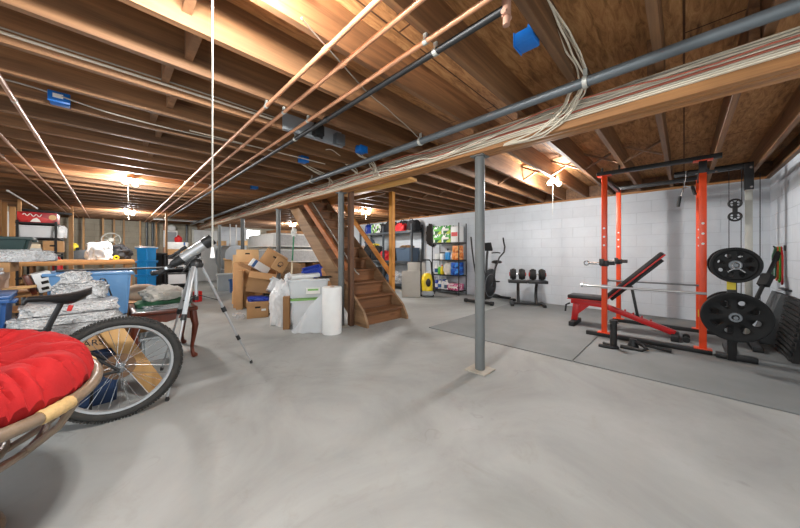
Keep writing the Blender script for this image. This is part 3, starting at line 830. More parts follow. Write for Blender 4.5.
# weight storage post with plates
PX, PY = 4.44, -.345
t = thing('plate_holder', 'black upright weight plate holder standing at the near side of the rack', 'plate holder', (PX, PY, .012))
ob('holder_post', B((PX, PY, .56), (.06, .065, 1.1), None, .004), 'black', t)
ob('holder_foot', B((PX + .02, PY - .03, .042), (.075, .28, .055), None, .006), 'black', t)
ob('holder_foot', B((4.75, -.35, .042), (.5, .07, .05), None, .006), 'black', t)
PP = {'lo': (.49, .232), 'hi': (.985, .168)}
for z, r in PP.values():
    ob('horn', MB().cyl((PX - .33, PY, z), (PX + .34, PY, z), .016), 'steel', t)
    ob('horn_collar', MB().cyl((PX - .13, PY, z), (PX - .12, PY, z), .05), 'black', t)
ob('warning_label', B((PX - .031, PY + .006, .77), (.002, .062, .08)), 'sticker', t, label='yellow sticker')
ob('warning_label', B((4.60, RY0 - .0, .43), (.004, .07, .08)), 'sticker', t, label='yellow sticker low on the frame')


def wplate(label, x, z, r, nh, group=None):
    """ribbed rubber weight plate with round hand holes through it"""
    t = thing('weight_plate', label, 'weight plate', (x, PY, z), group=group)
    bm = bmesh.new()
    seg, hw = 96, .019
    hr, hc = r * .125, r * .58
    # front and back faces are drawn as rings; the hand holes are cut with a boolean
    prof = [(.026, -hw * .8), (r * .26, -hw * .8), (r * .30, -hw * .45), (r * .80, -hw * .45), (r * .86, -hw), (r * .97, -hw), (r, -hw * .6), (r, hw * .6), (r * .97, hw), (r * .86, hw), (r * .80, hw * .45), (r * .30, hw * .45), (r * .26, hw * .8), (.026, hw * .8), (.026, -hw * .8)]
    o = ob('plate_disc', MB().lathe(prof, (0, 0, 0), (-1, 0, 0), seg), 'plate', t, False)
    cut = MB()
    for k in range(nh):
        a = 2 * PI * k / nh + .3; cut.cyl((-.05, hc * math.cos(a), hc * math.sin(a)), (.05, hc * math.cos(a), hc * math.sin(a)), hr, seg=20)
    me = cut.mesh('cutter', M['plate']); co = bpy.data.objects.new('cutter', me); COL.objects.link(co); co.location = t.location
    md = o.modifiers.new('holes', 'BOOLEAN'); md.object = co; md.operation = 'DIFFERENCE'; md.solver = 'EXACT'
    bpy.context.view_layer.update()
    dg = bpy.context.evaluated_depsgraph_get()
    nm = bpy.data.meshes.new_from_object(o.evaluated_get(dg)); o.modifiers.clear(); o.data = nm
    bpy.data.objects.remove(co)
    ob('hub_ring', MB().lathe([(.0262, -.024), (.042, -.024), (.046, -.014), (.046, .014), (.042, .024), (.0262, .024), (.0262, -.024)], (0, 0, 0), (-1, 0, 0), 28), 'steel', t, False)
    return t
wplate('large black weight plate facing the room, low on the holder', PX - .27, .49, .232, 8)
wplate('smaller black weight plate facing the room, high on the holder', PX - .27, .985, .168, 8)
wplate('black weight plate behind the holder post, high, half hidden by the smaller plate', PX + .16, .985, .168, 6)
wplate('black weight plate behind the holder post, low, mostly hidden by the large plate', PX + .22, .49, .2, 6)
# spring clip on the upper horn
t = thing('spring_clip', 'chrome spring clip on the horn of the upper weight plate', 'clip', (PX - .33, PY, .985))
mb = MB(); mb.torus((PX - .345, PY, .985), .026, .004, (1, 0, 0), 24, 6); mb.torus((PX - .355, PY, .985), .026, .004, (1, 0, 0), 24, 6)
ob('spring', mb, 'chrome', t)
for s in (-1, 1): ob('clip_arm', MB().tube([(PX - .35, PY + s * .01, .96), (PX - .355, PY + s * .055, .92)], .005, 8), 'chrome', t)

# adjustable bench
BXc = 5.02
t = thing('weight_bench', 'red framed weight bench with black pads and raised back inside the rack', 'weight bench', (BXc, .6, .012))
ob('main_rail', MB().beam((BXc, 1.24, .365), (BXc, .82, .345), .06, .075, .004), 'redp', t)
ob('main_rail', MB().beam((BXc, .84, .345), (BXc, .08, .085), .06, .07, .004), 'redp', t)
ob('front_leg', MB().beam((BXc, 1.17, .34), (BXc, 1.20, .05), .06, .08, .004), 'redp', t)
ob('gusset', MB().prism([(1.12, .34), (1.18, .14), (.98, .335)], BXc - .02, BXc + .02, 'X'), 'redp', t)
ob('foot_bar', B((BXc, 1.19, .045), (.42, .075, .066), None, .006), 'blackm', t)
ob('foot_bar', B((BXc, .08, .045), (.36, .075, .066), None, .006), 'blackm', t)
for s in (-1, 1): ob('wheel', MB().cyl((BXc + s * .07, -.02, .045), (BXc + s * .12, -.02, .045), .034), 'rubber', t)
ob('lever', MB().tube([(BXc - .03, 1.25, .33), (BXc - .05, 1.30, .30), (BXc - .05, 1.31, .2)], .013, 10), 'blackm', t)
s_ = ob('seat_pad', B((BXc, 1.03, .445), (.30, .46, .055), None, .018), 'vinyl', t)
ob('seat_piping', B((BXc, 1.03, .412), (.302, .462, .012), None, .004), 'redtrim', s_)
a, b = Vector((BXc, .76, .455)), Vector((BXc, .17, 1.08))
n = Vector((0, b.z - a.z, -(b.y - a.y))).normalized()
s_ = ob('back_pad', MB().beam(a + n * .03, b + n * .03, .27, .055, .018), 'vinyl', t)
ob('back_piping', MB().beam(a, b, .272, .014, .004), 'redtrim', s_)
ob('back_frame', MB().beam(a - n * .03 + Vector((0, .0, 0)), a + (b - a) * .92 - n * .03, .05, .04, .003), 'black', t)
pm = a + (b - a) * .36 - n * .05
ob('prop', MB().beam(pm, (BXc, .44, .21), .045, .03, .003), 'black', t)
mb = MB()
for k in range(4): mb.box((BXc, .58 - .09 * k, .30 - .031 * k), (.03, .02, .035), None, .003)
ob('adjuster_notch', mb, 'redp', t)

# cable attachments lying by the near-left upright
g = G(613.5, 349)
t = thing('landmine_base', 'black upright tube on a bent foot standing before the bench', 'attachment', (g.x, g.y, .012))
ob('tube', MB().lathe([(0, .03), (.034, .03), (.034, .29), (.04, .295), (.04, .33), (.03, .335), (0, .335)], g, seg=20), 'black', t)
ob('pin', MB().cyl(g + Vector((0, .05, .30)), g + Vector((0, -.05, .30)), .008), 'steel', t)
ob('bent_foot', MB().tube([g + Vector(p) for p in ((-.06, .13, .03), (-.06, .0, .03), (-.02, -.04, .03), (.05, -.02, .03), (.07, .11, .03))], .018, 10), 'black', t)
g = G(640, 352)
t = thing('row_handle', 'black bent row handle lying on the mat before the rack rail', 'attachment', (g.x, g.y, .012))
ob('handle_tube', MB().tube([g + Vector(p) for p in ((-.02, .17, .03), (-.03, -.02, .03), (.01, -.06, .04), (.06, -.02, .06), (.08, .06, .09))], .016, 10), 'black', t)
ob('grip', MB().cyl(g + Vector((-.025, .06, .03)), g + Vector((-.02, .17, .03)), .022), 'rubber', t)
ob('pivot', MB().lathe([(0, 0), (.05, 0), (.055, .03), (.035, .07), (.035, .11), (0, .12)], g + Vector((.09, .07, .0)), seg=16), 'black', t)
ob('side_arm', MB().tube([g + Vector(p) for p in ((.09, .07, .1), (.13, .0, .06), (.14, -.16, .04), (.15, -.24, .035))], .016, 10), 'black', t)
ob('grip', MB().cyl(g + Vector((.14, -.13, .045)), g + Vector((.15, -.25, .035)), .022), 'rubber', t)

# against the near wall: leaning foam, bumpy mat, bands, bar
def quadslab(name, label, cat, p, thick, m, nrm):
    P = [Vector(x) for x in p]; nrm = Vector(nrm).normalized() * thick
    mb = MB(); A = [mb.bm.verts.new(x) for x in P]; Bv = [mb.bm.verts.new(x + nrm) for x in P]
    mb.bm.faces.new(A); mb.bm.faces.new(Bv[::-1])
    for i in range(len(P)): j = (i + 1) % len(P); mb.bm.faces.new((A[j], A[i], Bv[i], Bv[j]))
    return solo(name, mb, M[m], label, cat)
for k, (dx, l) in enumerate(((-.08, 'grey foam slab leaning on the end wall, farthest from the bumpy black mat'), (-.25, 'grey foam slab leaning on the end wall, in the middle of the three slabs'), (-.42, 'grey foam slab leaning on the end wall, right against the bumpy black mat'))):
    quadslab('foam_slab', l, 'foam slab', [(6.05 + dx, -.63, .014), (6.05 + dx, -.80, .014), (6.05 + dx, -.868, .60), (6.05 + dx, -.80, .62)], .165, 'foam', (-1, 0, 0))
mb = MB(); mb.prism([(-.755, .014), (-.80, .014), (-.872, .61), (-.835, .62)], 4.72, 5.40, 'X')
for i in range(12):
    for j in range(13):
        z = .04 + .050 * i; y0 = -.748 - .081 * (z - .014) / .6
        mb.box((4.745 + .05 * j + (.025 if i % 2 else 0), y0, z), (.034, .03, .034), Euler((R(7.6), 0, 0)), .006)
o = solo('bumpy_mat', mb, M['rubber'], 'black bumpy rubber mat leaning on the end wall before the grey foam slabs', 'mat')
hk = Vector((5.80, -.86, 1.16))
t = thing('band_hook', 'black hook on the end wall that carries coloured bands', 'hook', hk)
ob('hook_plate', B(hk + Vector((0, -.014, 0)), (.05, .012, .07), None, .003), 'black', t); ob('hook_peg', MB().tube([hk, hk + Vector((0, .06, 0)), hk + Vector((0, .07, .03))], .008, 8), 'black', t)
for k, (m, l) in enumerate((('redb', 'red resistance band hanging from the hook on the end wall'), ('lime', 'lime green resistance band hanging from the hook on the end wall'), ('orangeb', 'orange resistance band hanging from the hook on the end wall'), ('green', 'dark green resistance band hanging from the hook on the end wall'))):
    h0 = hk + Vector((0, .012 + .014 * k, .0)); w_, L_ = .018 + .02 * k, .44 - .02 * k; dx = -.05 + .045 * k
    pts = [h0 + Vector((-w_ * .3, 0, 0)), h0 + Vector((0, 0, .012)), h0 + Vector((w_ * .3, 0, 0)), h0 + Vector((w_ + dx, 0, -.1)), h0 + Vector((w_ + dx, .0, -L_ + .03)), h0 + Vector((dx, 0, -L_)), h0 + Vector((-w_ + dx, 0, -L_ + .03)), h0 + Vector((-w_ + dx, 0, -.1))]
    solo('resistance_band', MB().tube(pts, .009, 8, True), M[m], l, 'resistance band')
a, b = Vector((5.16, -.42, .025)), Vector((5.80, -.835, 1.12))
t = thing('leaning_bar', 'black bar with a clamp block leaning on the end wall behind the plates', 'bar', a)
ob('bar_tube', MB().cyl(a, b, .02), 'black', t)
c = a + (b - a) * .68
ob('clamp_block', MB().beam(c - (b - a) * .06, c + (b - a) * .06, .09, .07, .006), 'blackm', t)
ob('bar_tip', MB().cyl(b - (b - a) * .1, b, .027), 'rubber', t)
# thin shelf-like hook rail below the bands
solo('wall_bracket', B((5.66, -.855, .665), (.34, .05, .02), None, .003), M['black'], 'thin black bracket on the end wall above the leaning foam', 'bracket')
# dumbbell stand with two adjustable dumbbells
t = thing('dumbbell_stand', 'black metal dumbbell stand in front of the white block wall', 'dumbbell stand', (6.1, 2.32, .012), R(-63 + 90))
ob('foot_bar', B((0, -.30, .03), (.46, .06, .045), None, .006), 'black', t, False)
ob('foot_bar', B((0, .30, .03), (.46, .06, .045), None, .006), 'black', t, False)
ob('cross_bar', B((.0, 0, .035), (.06, .6, .04), None, .004), 'black', t, False)
for y in (-.17, .17):
    ob('stand_post', MB().tube([(-.02, y, .05), (.05, y, .2), (.04, y * 1.02, .36), (-.03, y * 1.05, .47)], .03, 10), 'black', t, False)
for y in (-.19, .19):
    ob('tray', MB().box((-.02, y, .495), (.26, .37, .06), None, .012), 'black', t, False)
for y in (-.30, .30):
    for x in (-.2, .2): ob('rubber_foot', B((x, y, .012), (.05, .066, .022), None, .005), 'rubber', t, False)
def dumb(label, y):
    rz = R(-63 + 90); c = Vector((6.1, 2.32, .012)) + Euler((0, 0, rz)).to_matrix() @ Vector((-.02, y, .644))
    t = thing('dumbbell', label, 'dumbbell', c, rz)
    ob('handle', MB().cyl((0, -.09, 0), (0, .09, 0), .017), 'chrome', t, False)
    for s in (-1, 1):
        for k in range(4):
            r = (.104, .118, .116, .10)[k]
            mb = MB(); mb.lathe([(0, 0), (r * .94, 0), (r, .004), (r, .022), (r * .94, .027), (0, .027)], (0, s * (.030 + .029 * k), 0), (0, s, 0), 24)
            ob('weight_disc', mb, 'rubber', t, False)
        ob('dial', MB().lathe([(0, 0), (.045, 0), (.04, .014), (0, .014)], (0, s * .147, 0), (0, s, 0), 20), 'redtrim', t, False, label='red selector dial')
dumb('black adjustable dumbbell with red dial on the stand tray, nearer the exercise bike', .19); dumb('black adjustable dumbbell with red dial on the stand tray, nearer the power rack', -.19)

# exercise bike with swinging arms
t = thing('exercise_bike', 'black upright exercise bike with swinging arms beside the white wall, partly behind the grey post', 'exercise bike', (6.0, 3.12, .012))
ob('front_foot', MB().cyl((5.56, 2.83, .05), (5.56, 3.45, .05), .032), 'black', t)
ob('rear_foot', MB().cyl((6.52, 2.86, .05), (6.52, 3.40, .05), .032), 'black', t)
for y in (2.83, 3.45): ob('foot_cap', MB().cyl((5.56, y - .03, .05), (5.56, y + .03, .05), .042), 'rubber', t)
ob('frame_bar', MB().tube([(5.56, 3.12, .06), (5.75, 3.12, .10), (6.3, 3.12, .12), (6.52, 3.12, .06)], .035, 10), 'black', t)
mb = MB(); mb.lathe([(0, -.07), (.27, -.07), (.31, -.045), (.31, .045), (.27, .07), (0, .07)], (5.92, 3.12, .38), (0, 1, 0), 40)
mb.box((6.02, 3.12, .56), (.3, .12, .3), Euler((0, R(-20), 0)), .03)
ob('flywheel_housing', mb, 'black', t)
ob('housing_rim', MB().torus((5.92, 3.045, .38), .25, .008, (0, 1, 0), 40, 6), 'steel', t)
for s, a in ((-1, .6), (1, .6 + PI)):
    e = Vector((5.92 + .15 * math.cos(a), 3.12 + s * .10, .38 + .15 * math.sin(a)))
    ob('crank', MB().beam((5.92, 3.12 + s * .09, .38), e, .02, .03, .004), 'steel', t)
    ob('pedal', B(e + Vector((0, s * .07, 0)), (.10, .09, .025), None, .006), 'rubber', t)
ob('console_mast', MB().tube([(5.86, 3.12, .62), (5.88, 3.12, .95), (5.92, 3.12, 1.14)], .026, 10), 'black', t)
ob('console', B((5.93, 3.12, 1.24), (.05, .20, .20), Euler((0, R(-24), 0)), .02), 'black', t)
ob('screen', B((5.955, 3.12, 1.25), (.004, .13, .09), Euler((0, R(-24), 0))), 'slate', t)
for s, (fx, tx) in ((-1, (5.90, 6.10)), (1, (5.86, 5.74))):
    y = 3.12 + s * .15
    ob('swing_arm', MB().tube([(fx, y, .35), (fx + .0, y + s * .04, .75), (fx + .08, y + s * .10, 1.0), (fx + .22, y + s * .14, 1.12), (fx + .28, y + s * .13, 1.24), (fx + .25, y + s * .12, 1.34), (fx + .22, y + s * .12, 1.44)] if s < 0 else
        [(fx - .1, y, .35), (fx - .16, y + .05, .8), (fx - .2, y + .08, 1.15), (fx - .22, y + .1, 1.46)], .017, 10), 'black', t)
ob('seat_post', MB().cyl((6.18, 3.12, .5), (6.34, 3.12, .86), .024), 'steel', t)
ob('saddle', MB().blob((6.36, 3.12, .855), (.27, .23, .08), .05, 2, 3), 'vinyl', t)
ob('fixed_bar', MB().tube([(5.92, 3.02, 1.10), (6.02, 2.94, 1.11), (6.02, 2.94, 1.11), (6.12, 2.92, 1.1)], .014, 8), 'black', t)
solo('floor_weight', MB().lathe([(0, 0), (.06, 0), (.07, .02), (.06, .05), (0, .05)], (6.4, 2.75, .013), seg=16), M['rubber'], 'small black round foot weight on the floor between bike and dumbbell stand', 'weight')

# ================================================================== LEFT SIDE
# papasan chair with its red cushion
PC = Vector((-.536, 1.865, .603)); PN = Vector((.09, -.09, 1)).normalized()
pe1 = Vector((0, 1, 0)).cross(PN).normalized(); pe2 = PN.cross(pe1); PR = .49
def pp(r, a, h): return PC + pe1 * (r * math.cos(a)) + pe2 * (r * math.sin(a)) + PN * h
t = thing('papasan_chair', 'round rattan bowl chair holding the red cushion, close to the viewer', 'chair', (PC.x, PC.y, 0))
ring = lambda r, h, n=72: [pp(r, 2 * PI * i / n, h) for i in range(n)]
ob('rim', MB().tube(ring(PR, 0), .021, 12, True), 'rattan', t)
ob('rim', MB().tube(ring(PR - .034, -.014), .014, 10, True), 'rattan', t)
ob('bowl_ring', MB().tube(ring(.17, -.30, 40), .016, 10, True), 'rattan', t)
ob('bowl_ring', MB().tube(ring(.36, -.20, 56), .013, 8, True), 'rattan', t)
for k in range(12):
    a = 2 * PI * k / 12 + .12
    ob('bowl_strut', MB().tube([pp(PR - .01, a, -.03), pp(.44, a, -.12), pp(.35, a, -.215), pp(.25, a, -.28), pp(.16, a, -.315)], .013, 8), 'rattan', t)
AW = min((i * .02 for i in range(314)), key=lambda a: (lambda d: (400 + FPX * d.dot(RT) / max(.1, d.dot(FW)) - 74) ** 2 + (HZ - FPX * d.z / max(.1, d.dot(FW)) - 404) ** 2)(pp(PR, a, 0) - Vector((0, 0, EYE)))) - .24
for k in range(6):                               # wrapped joints along the rim
    a0 = AW + k * PI / 3
    o = ob('cane_wrap', MB().tube([pp(PR, a0 + .03 * i, 0) for i in range(8)], .0235, 12, rad=[.0235 + .0022 * (i % 2) for i in range(8)]), 'rattanw', t, label='pale cane wrapping')
bc = pp(0, 0, -.33)
for r, z in ((.26, .33), (.17, .18), (.25, .022)):
    ob('base_ring', MB().torus((bc.x, bc.y, z), r, .02, n=48), 'rattan', t)
for k in range(8):
    a = 2 * PI * k / 8
    ob('base_strut', MB().tube([(bc.x + r * math.cos(a + d), bc.y + r * math.sin(a + d), z) for r, z, d in ((.26, .33, 0), (.18, .18, .2), (.25, .03, .45))], .015, 8), 'rattan', t)
def cush(u, v):
    a = 2 * PI * u; s = v * 2                    # 0..1 top from the centre, 1..2 back underneath
    n1 = mnoise.noise(Vector((math.cos(a) * 3.2, math.sin(a) * 3.2, 1.7)))
    if s <= 1:
        r = (PR * .975) * s
        bowl = -.12 * (1 - s ** 2)
        ph = a * 10 + 3.5 * n1 + s * 3.2
        pl = -.062 * (1 - abs(math.sin(ph))) ** 4 * min(1, s * 2.5) * (1.3 - s) - .034 * (1 - abs(math.sin(ph * 2.1 + 1))) ** 3 * s
        tuft = .055 * math.exp(-((s - .0) / .12) ** 2) + .04 * math.exp(-((s - .55) / .07) ** 2) * (.5 + .5 * math.cos(a * 6 + .4))
        th = .21 * math.sqrt(max(0, 1 - (max(0, s - .62) / .39) ** 2)) - tuft
        w = mnoise.noise(Vector((math.cos(a) * s * 5, math.sin(a) * s * 5, 4.0))) * .018 + mnoise.noise(Vector((math.cos(a) * s * 11, math.sin(a) * s * 11, 8.0))) * .008
        return pp(r, a, bowl + th + pl + w + .0)
    s2 = 2 - s; r = PR * .975 * s2
    edge = math.sqrt(max(0, 1 - max(0, (s2 - .72) / .30) ** 2))
    return pp(r * (.93 + .07 * s2 ** 8), a, -.225 * (1 - s2 ** 2) + .03 * (1 - s2 ** 6))
o = MB(); o.grid(cush, 320, 64)
bmesh.ops.remove_doubles(o.bm, verts=o.bm.verts, dist=.0004)
solo('papasan_cushion', o, M['red'], 'puffy pleated red cushion filling the round rattan chair', 'cushion', loc=None)

# mountain bike, its rear wheel towards the viewer's right
t = thing('mountain_bike', 'black mountain bike with knobbly tyres standing behind the red cushion chair', 'bicycle', (.035, 2.665, 0), PI)
WR = .335
def wheel(cx, name):
    c = Vector((cx, 0, WR))
    w = ob(name, MB().torus(c, WR - .028, .026, (0, 1, 0), 72, 12), 'tyre', t, False)
    mb = MB()
    for k in range(64):
        a = 2 * PI * k / 64
        for s, b in ((-1, .8), (1, .8), (0, 0), (-1, .42), (1, .42)):
            aa = a + (PI / 64 if abs(b) == .42 else 0)
            rr = WR - .028 + .027 * math.cos(b); p = c + Vector((rr * math.cos(aa), s * .027 * math.sin(b), rr * math.sin(aa)))
            d = Vector((math.cos(aa), 0, math.sin(aa)))
            mb.beam(p - d * .003, p + d * .0075, .012, .013, 0, up=(0, 1, 0))
    ob('tread_knob', mb, 'tyre', w, False)
    ob('wheel_rim', MB().lathe([(WR - .052, -.014), (WR - .066, -.012), (WR - .072, 0), (WR - .066, .012), (WR - .052, .014), (WR - .050, 0), (WR - .052, -.014)], c, (0, 1, 0), 72), 'alu', w, False)
    mb = MB()
    for k in range(32):
        a = 2 * PI * k / 32; s = -1 if k % 2 else 1; a2 = a + (.75 if (k // 2) % 2 else -.75)
        mb.cyl(c + Vector((.022 * math.cos(a2), s * .03, .022 * math.sin(a2))), c + Vector((.268 * math.cos(a), 0, .268 * math.sin(a))), .0014, seg=5)
    ob('spoke', mb, 'chrome', w, False)
    ob('hub', MB().lathe([(0, -.06), (.012, -.06), (.012, -.036), (.026, -.032), (.026, -.026), (.015, -.022), (.015, .022), (.026, .026), (.026, .032), (.012, .036), (.012, .06), (0, .06)], c, (0, 1, 0), 20), 'steel', w, False)
    return w
wr = wheel(0, 'rear_wheel'); wf = wheel(1.06, 'front_wheel')
mb = MB()
for k in range(7): mb.lathe([(.012, 0), (.085 - .008 * k, 0), (.085 - .008 * k, .0022), (.012, .0022)], (0, -.038 - .0046 * k, WR), (0, -1, 0), 28)
ob('cassette', mb, 'rust', wr, False, label='rusty sprocket cluster')
BBk, SEAT, HEAD0, HEAD1 = Vector((.43, 0, .30)), Vector((.30, 0, .66)), Vector((.90, 0, .66)), Vector((.87, 0, .78))
def ft(a, b, r): return MB().cyl(a, b, r, seg=14)
fr = MB()
fr.cyl(BBk, SEAT, .017); fr.cyl(BBk, HEAD0, .02); fr.cyl(SEAT - Vector((0, 0, .03)), HEAD1 - Vector((0, 0, .02)), .017); fr.cyl(HEAD0, HEAD1, .023); fr.cyl(BBk + Vector((0, -.04, 0)), BBk + Vector((0, .04, 0)), .026)
for s in (-1, 1):
    fr.cyl(BBk + Vector((0, s * .03, 0)), Vector((0, s * .062, WR)), .009); fr.cyl(SEAT + Vector((0, s * .02, -.04)), Vector((0, s * .062, WR)), .008)
ob('frame', fr, 'black', t, False)
mb = MB()
for s in (-1, 1): mb.cyl(HEAD0 + Vector((.005, s * .055, -.02)), Vector((1.06, s * .055, WR)), .015)
mb.cyl(HEAD0 + Vector((.005, -.07, -.02)), HEAD0 + Vector((.005, .07, -.02)), .018)
ob('fork', mb, 'black', t, False)
ob('seat_post', ft(SEAT - Vector((-.015, 0, .04)), Vector((.245, 0, .815)), .0137), 'black', t, False)
# saddle: wide upturned rear, narrow nose to the front
def sadd(u, v):
    x = -.12 + .27 * u
    w = .075 * (1 - u) ** 1.2 * min(1, (u + .03) * 9) ** .5 + .021
    if u > .97: w *= .6
    a = 2 * PI * v
    zc = .838 + .034 * (1 - u) ** 4 - (.014 if u > .93 else 0)
    dn = .022 + .034 * math.exp(-((u - .32) / .26) ** 2)
    return Vector((.245 + x, w * math.cos(a), zc + (.012 if math.sin(a) > 0 else dn) * math.sin(a)))
mb = MB(); mb.grid(sadd, 26, 20)
bmesh.ops.remove_doubles(mb.bm, verts=mb.bm.verts, dist=.0005); bmesh.ops.holes_fill(mb.bm, edges=[e for e in mb.bm.edges if len(e.link_faces) == 1], sides=0)
sd = ob('saddle', mb, 'vinyl', t, False)
mb = MB()
for s in (-1, 1): mb.tube([(.15, s * .022, .82), (.2, s * .02, .80), (.29, s * .02, .80), (.37, s * .012, .815)], .0035, 6)
ob('saddle_rail', mb, 'steel', sd, False)
ob('reflector', B((.215, 0, .765), (.02, .05, .036), Euler((0, R(-15), 0)), .004), 'redtrim', t, False, label='red rear reflector')
ob('stem', ft(HEAD1, Vector((.86, 0, .90)), .014), 'black', t, False)
ob('handlebar', MB().tube([(.80, -.30, .93), (.85, -.1, .915), (.88, 0, .91), (.85, .1, .915), (.80, .30, .93)], .012, 10), 'black', t, False)
for s in (-1, 1): ob('bar_grip', MB().cyl((.83, s * .19, .92), (.80, s * .31, .93), .017), 'rubber', t, False)
mb = MB(); mb.lathe([(.02, 0), (.085, 0), (.09, .003), (.085, .006), (.02, .006)], BBk + Vector((0, -.05, 0)), (0, -1, 0), 36); ob('chainring', mb, 'steel', t, False)
for s in (-1, 1):
    e = BBk + Vector((s * .15, s * .07, s * .08)); ob('crank_arm', MB().beam(BBk + Vector((0, s * .07, 0)), e, .014, .024, .003), 'black', t, False)
    ob('pedal', B(e + Vector((0, s * .055, 0)), (.09, .09, .022), None, .005), 'rubber', t, False)
ob('kickstand', MB().cyl((.12, -.06, .30), (.14, -.15, .008), .008), 'black', t, False)

# ---- boxes, tubs and wrapped things behind the bike
def tote(name, label, c, d, m, rz=0, lid=None, lidm=None, cat='storage tote', group=None, taper=.93, handle=True, tilt=None):
    """plastic tub with a rolled rim, tapered to its foot; c is the middle of its base"""
    t = thing(name, label, cat, c, tilt if tilt is not None else rz, group)
    x, y, h = d[0] / 2, d[1] / 2, d[2]; k = taper; w = .006
    mb = MB(); bm = mb.bm
    def rect(sx, sy, z): return [bm.verts.new((a * sx, b * sy, z)) for a, b in ((-1, -1), (1, -1), (1, 1), (-1, 1))]
    L = [rect(x * k, y * k, 0), rect(x, y, h), rect(x - w, y - w, h), rect(x * k - w, y * k - w, .008)]
    bm.faces.new(L[0][::-1])
    for A, Bq in zip(L, L[1:]):
        for i in range(4): j = (i + 1) % 4; bm.faces.new((A[i], A[j], Bq[j], Bq[i]))
    bm.faces.new(L[3])
    bmesh.ops.bevel(bm, geom=[e for e in bm.edges if abs(e.verts[0].co.z - e.verts[1].co.z) > h * .5], offset=.02, segments=3, affect='EDGES')
    ob('tub_body', mb, m, t, False)
    mb = MB(); mb.tube([(-x, -y, h), (x, -y, h), (x, y, h), (-x, y, h)], .0095, 8, True)
    mb = MB()
    for cx, cy, sx, sy in ((0, -y, 2 * x + .03, .022), (0, y, 2 * x + .03, .022), (-x, 0, .022, 2 * y), (x, 0, .022, 2 * y)): mb.box((cx, cy, h - .012), (sx, sy, .026), None, .006)
    ob('rim', mb, m, t, False)
    if handle:
        for s in (-1, 1): ob('handle', B((s * (x + .016), 0, h - .035), (.03, y * .7, .02), None, .006), m, t, False)
    if lid:
        mb = MB(); mb.box((0, 0, h + .012), (2 * x + .04, 2 * y + .04, .026), None, .01); mb.box((0, 0, h + .028), (2 * x * .82, 2 * y * .82, .014), None, .006)
        ob('lid', mb, lidm or m, t, False)
    return t


def carton(label, c, d, m='card', rot=(0, 0, 0), flaps=(), holes=True, tape=True, lid=False, text=None, name='cardboard_box', swirl=False, group=None, label_sticker=False, stripe=None):
    """cardboard box; c is the middle of its base, d its size; the front is its -y side"""
    t = thing(name, label, 'box', c, rot, group)
    x, y, h = d[0] / 2, d[1] / 2, d[2]
    if flaps:
        mb = MB(); w = .005
        for cx, cy, sx, sy in ((0, -y, 2 * x, w), (0, y, 2 * x, w), (-x, 0, w, 2 * y), (x, 0, w, 2 * y)): mb.box((cx, cy, h / 2), (sx, sy, h))
        mb.box((0, 0, .003), (2 * x, 2 * y, .006))
        ob('box_body', mb, m, t, False)
        for f, ang in flaps:
            a = R(ang); L = (x if f in 'lr' else y) * .9
            if f == 'f': b = MB().box((0, -y - L / 2 * math.cos(a), h + L / 2 * math.sin(a)), (2 * x - .01, L, .005), Euler((-a, 0, 0)))
            if f == 'b': b = MB().box((0, y + L / 2 * math.cos(a), h + L / 2 * math.sin(a)), (2 * x - .01, L, .005), Euler((a, 0, 0)))
            if f == 'l': b = MB().box((-x - L / 2 * math.cos(a), 0, h + L / 2 * math.sin(a)), (L, 2 * y - .01, .005), Euler((0, a, 0)))
            if f == 'r': b = MB().box((x + L / 2 * math.cos(a), 0, h + L / 2 * math.sin(a)), (L, 2 * y - .01, .005), Euler((0, -a, 0)))
            ob('flap', b, m, t, False)
    else:
        ob('box_body', B((0, 0, h / 2), (2 * x, 2 * y, h), None, .004), m, t, False)
        if tape and not lid: ob('tape', MB().box((0, 0, h + .0004), (2 * x * 1.0, .05, .0016)), 'card2', t, False)
    if lid: ob('lid', B((0, 0, h - .03), (2 * x + .012, 2 * y + .012, .07), None, .004), m, t, False)
    off = .007 if lid else .0005
    if holes:
        mb = MB(); hz = h - .035 if lid and h < .2 else h - .085
        ob('hand_hole', B((0, -y - off, hz), (min(.085, x * .7), .003, .028), None, .001), 'dark', t, False)
        ob('hand_hole', B((-x - off, 0, hz), (.003, min(.085, y * .7), .028), None, .001), 'dark', t, False)
    if label_sticker: ob('paper_label', B((x * .55, -y - .002, h * .5), (.07, .002, .035)), 'paper', t, False, label='white paper label')
    if text:
        cu = bpy.data.curves.new('lettering', 'FONT'); cu.body = text; cu.size = h * .5; cu.align_x = 'CENTER'; cu.extrude = .0004
        tmp = bpy.data.objects.new('lettering', cu); COL.objects.link(tmp); bpy.context.view_layer.update()
        me = bpy.data.meshes.new_from_object(tmp.evaluated_get(bpy.context.evaluated_depsgraph_get())); bpy.data.objects.remove(tmp)
        me.materials.clear(); me.materials.append(M['ink']); o = bpy.data.objects.new('printed_letters', me); COL.objects.link(o); o.parent = t
        o.location = (x * .34, -y - .0015, h * .28); o.rotation_euler = (PI / 2, 0, 0)
    if swirl:
        mb = MB()
        mb.tube([(x * .42 * math.cos(a) * (1 - a * .07), -y - .001, h * .5 + h * .26 * math.sin(a) * (1 - a * .07)) for a in [i * .35 for i in range(20)]], .006, 6); mb.box((0, -y - .001, h * .42), (x * .5, .002, .02))
        ob('printed_mark', mb, 'ink', t, False)
    if stripe: ob('printed_band', B((stripe[0] * x, -y - .001, h / 2), (stripe[1], .002, h * .98)), 'inkblue', t, False, label='blue printed band')
    return t


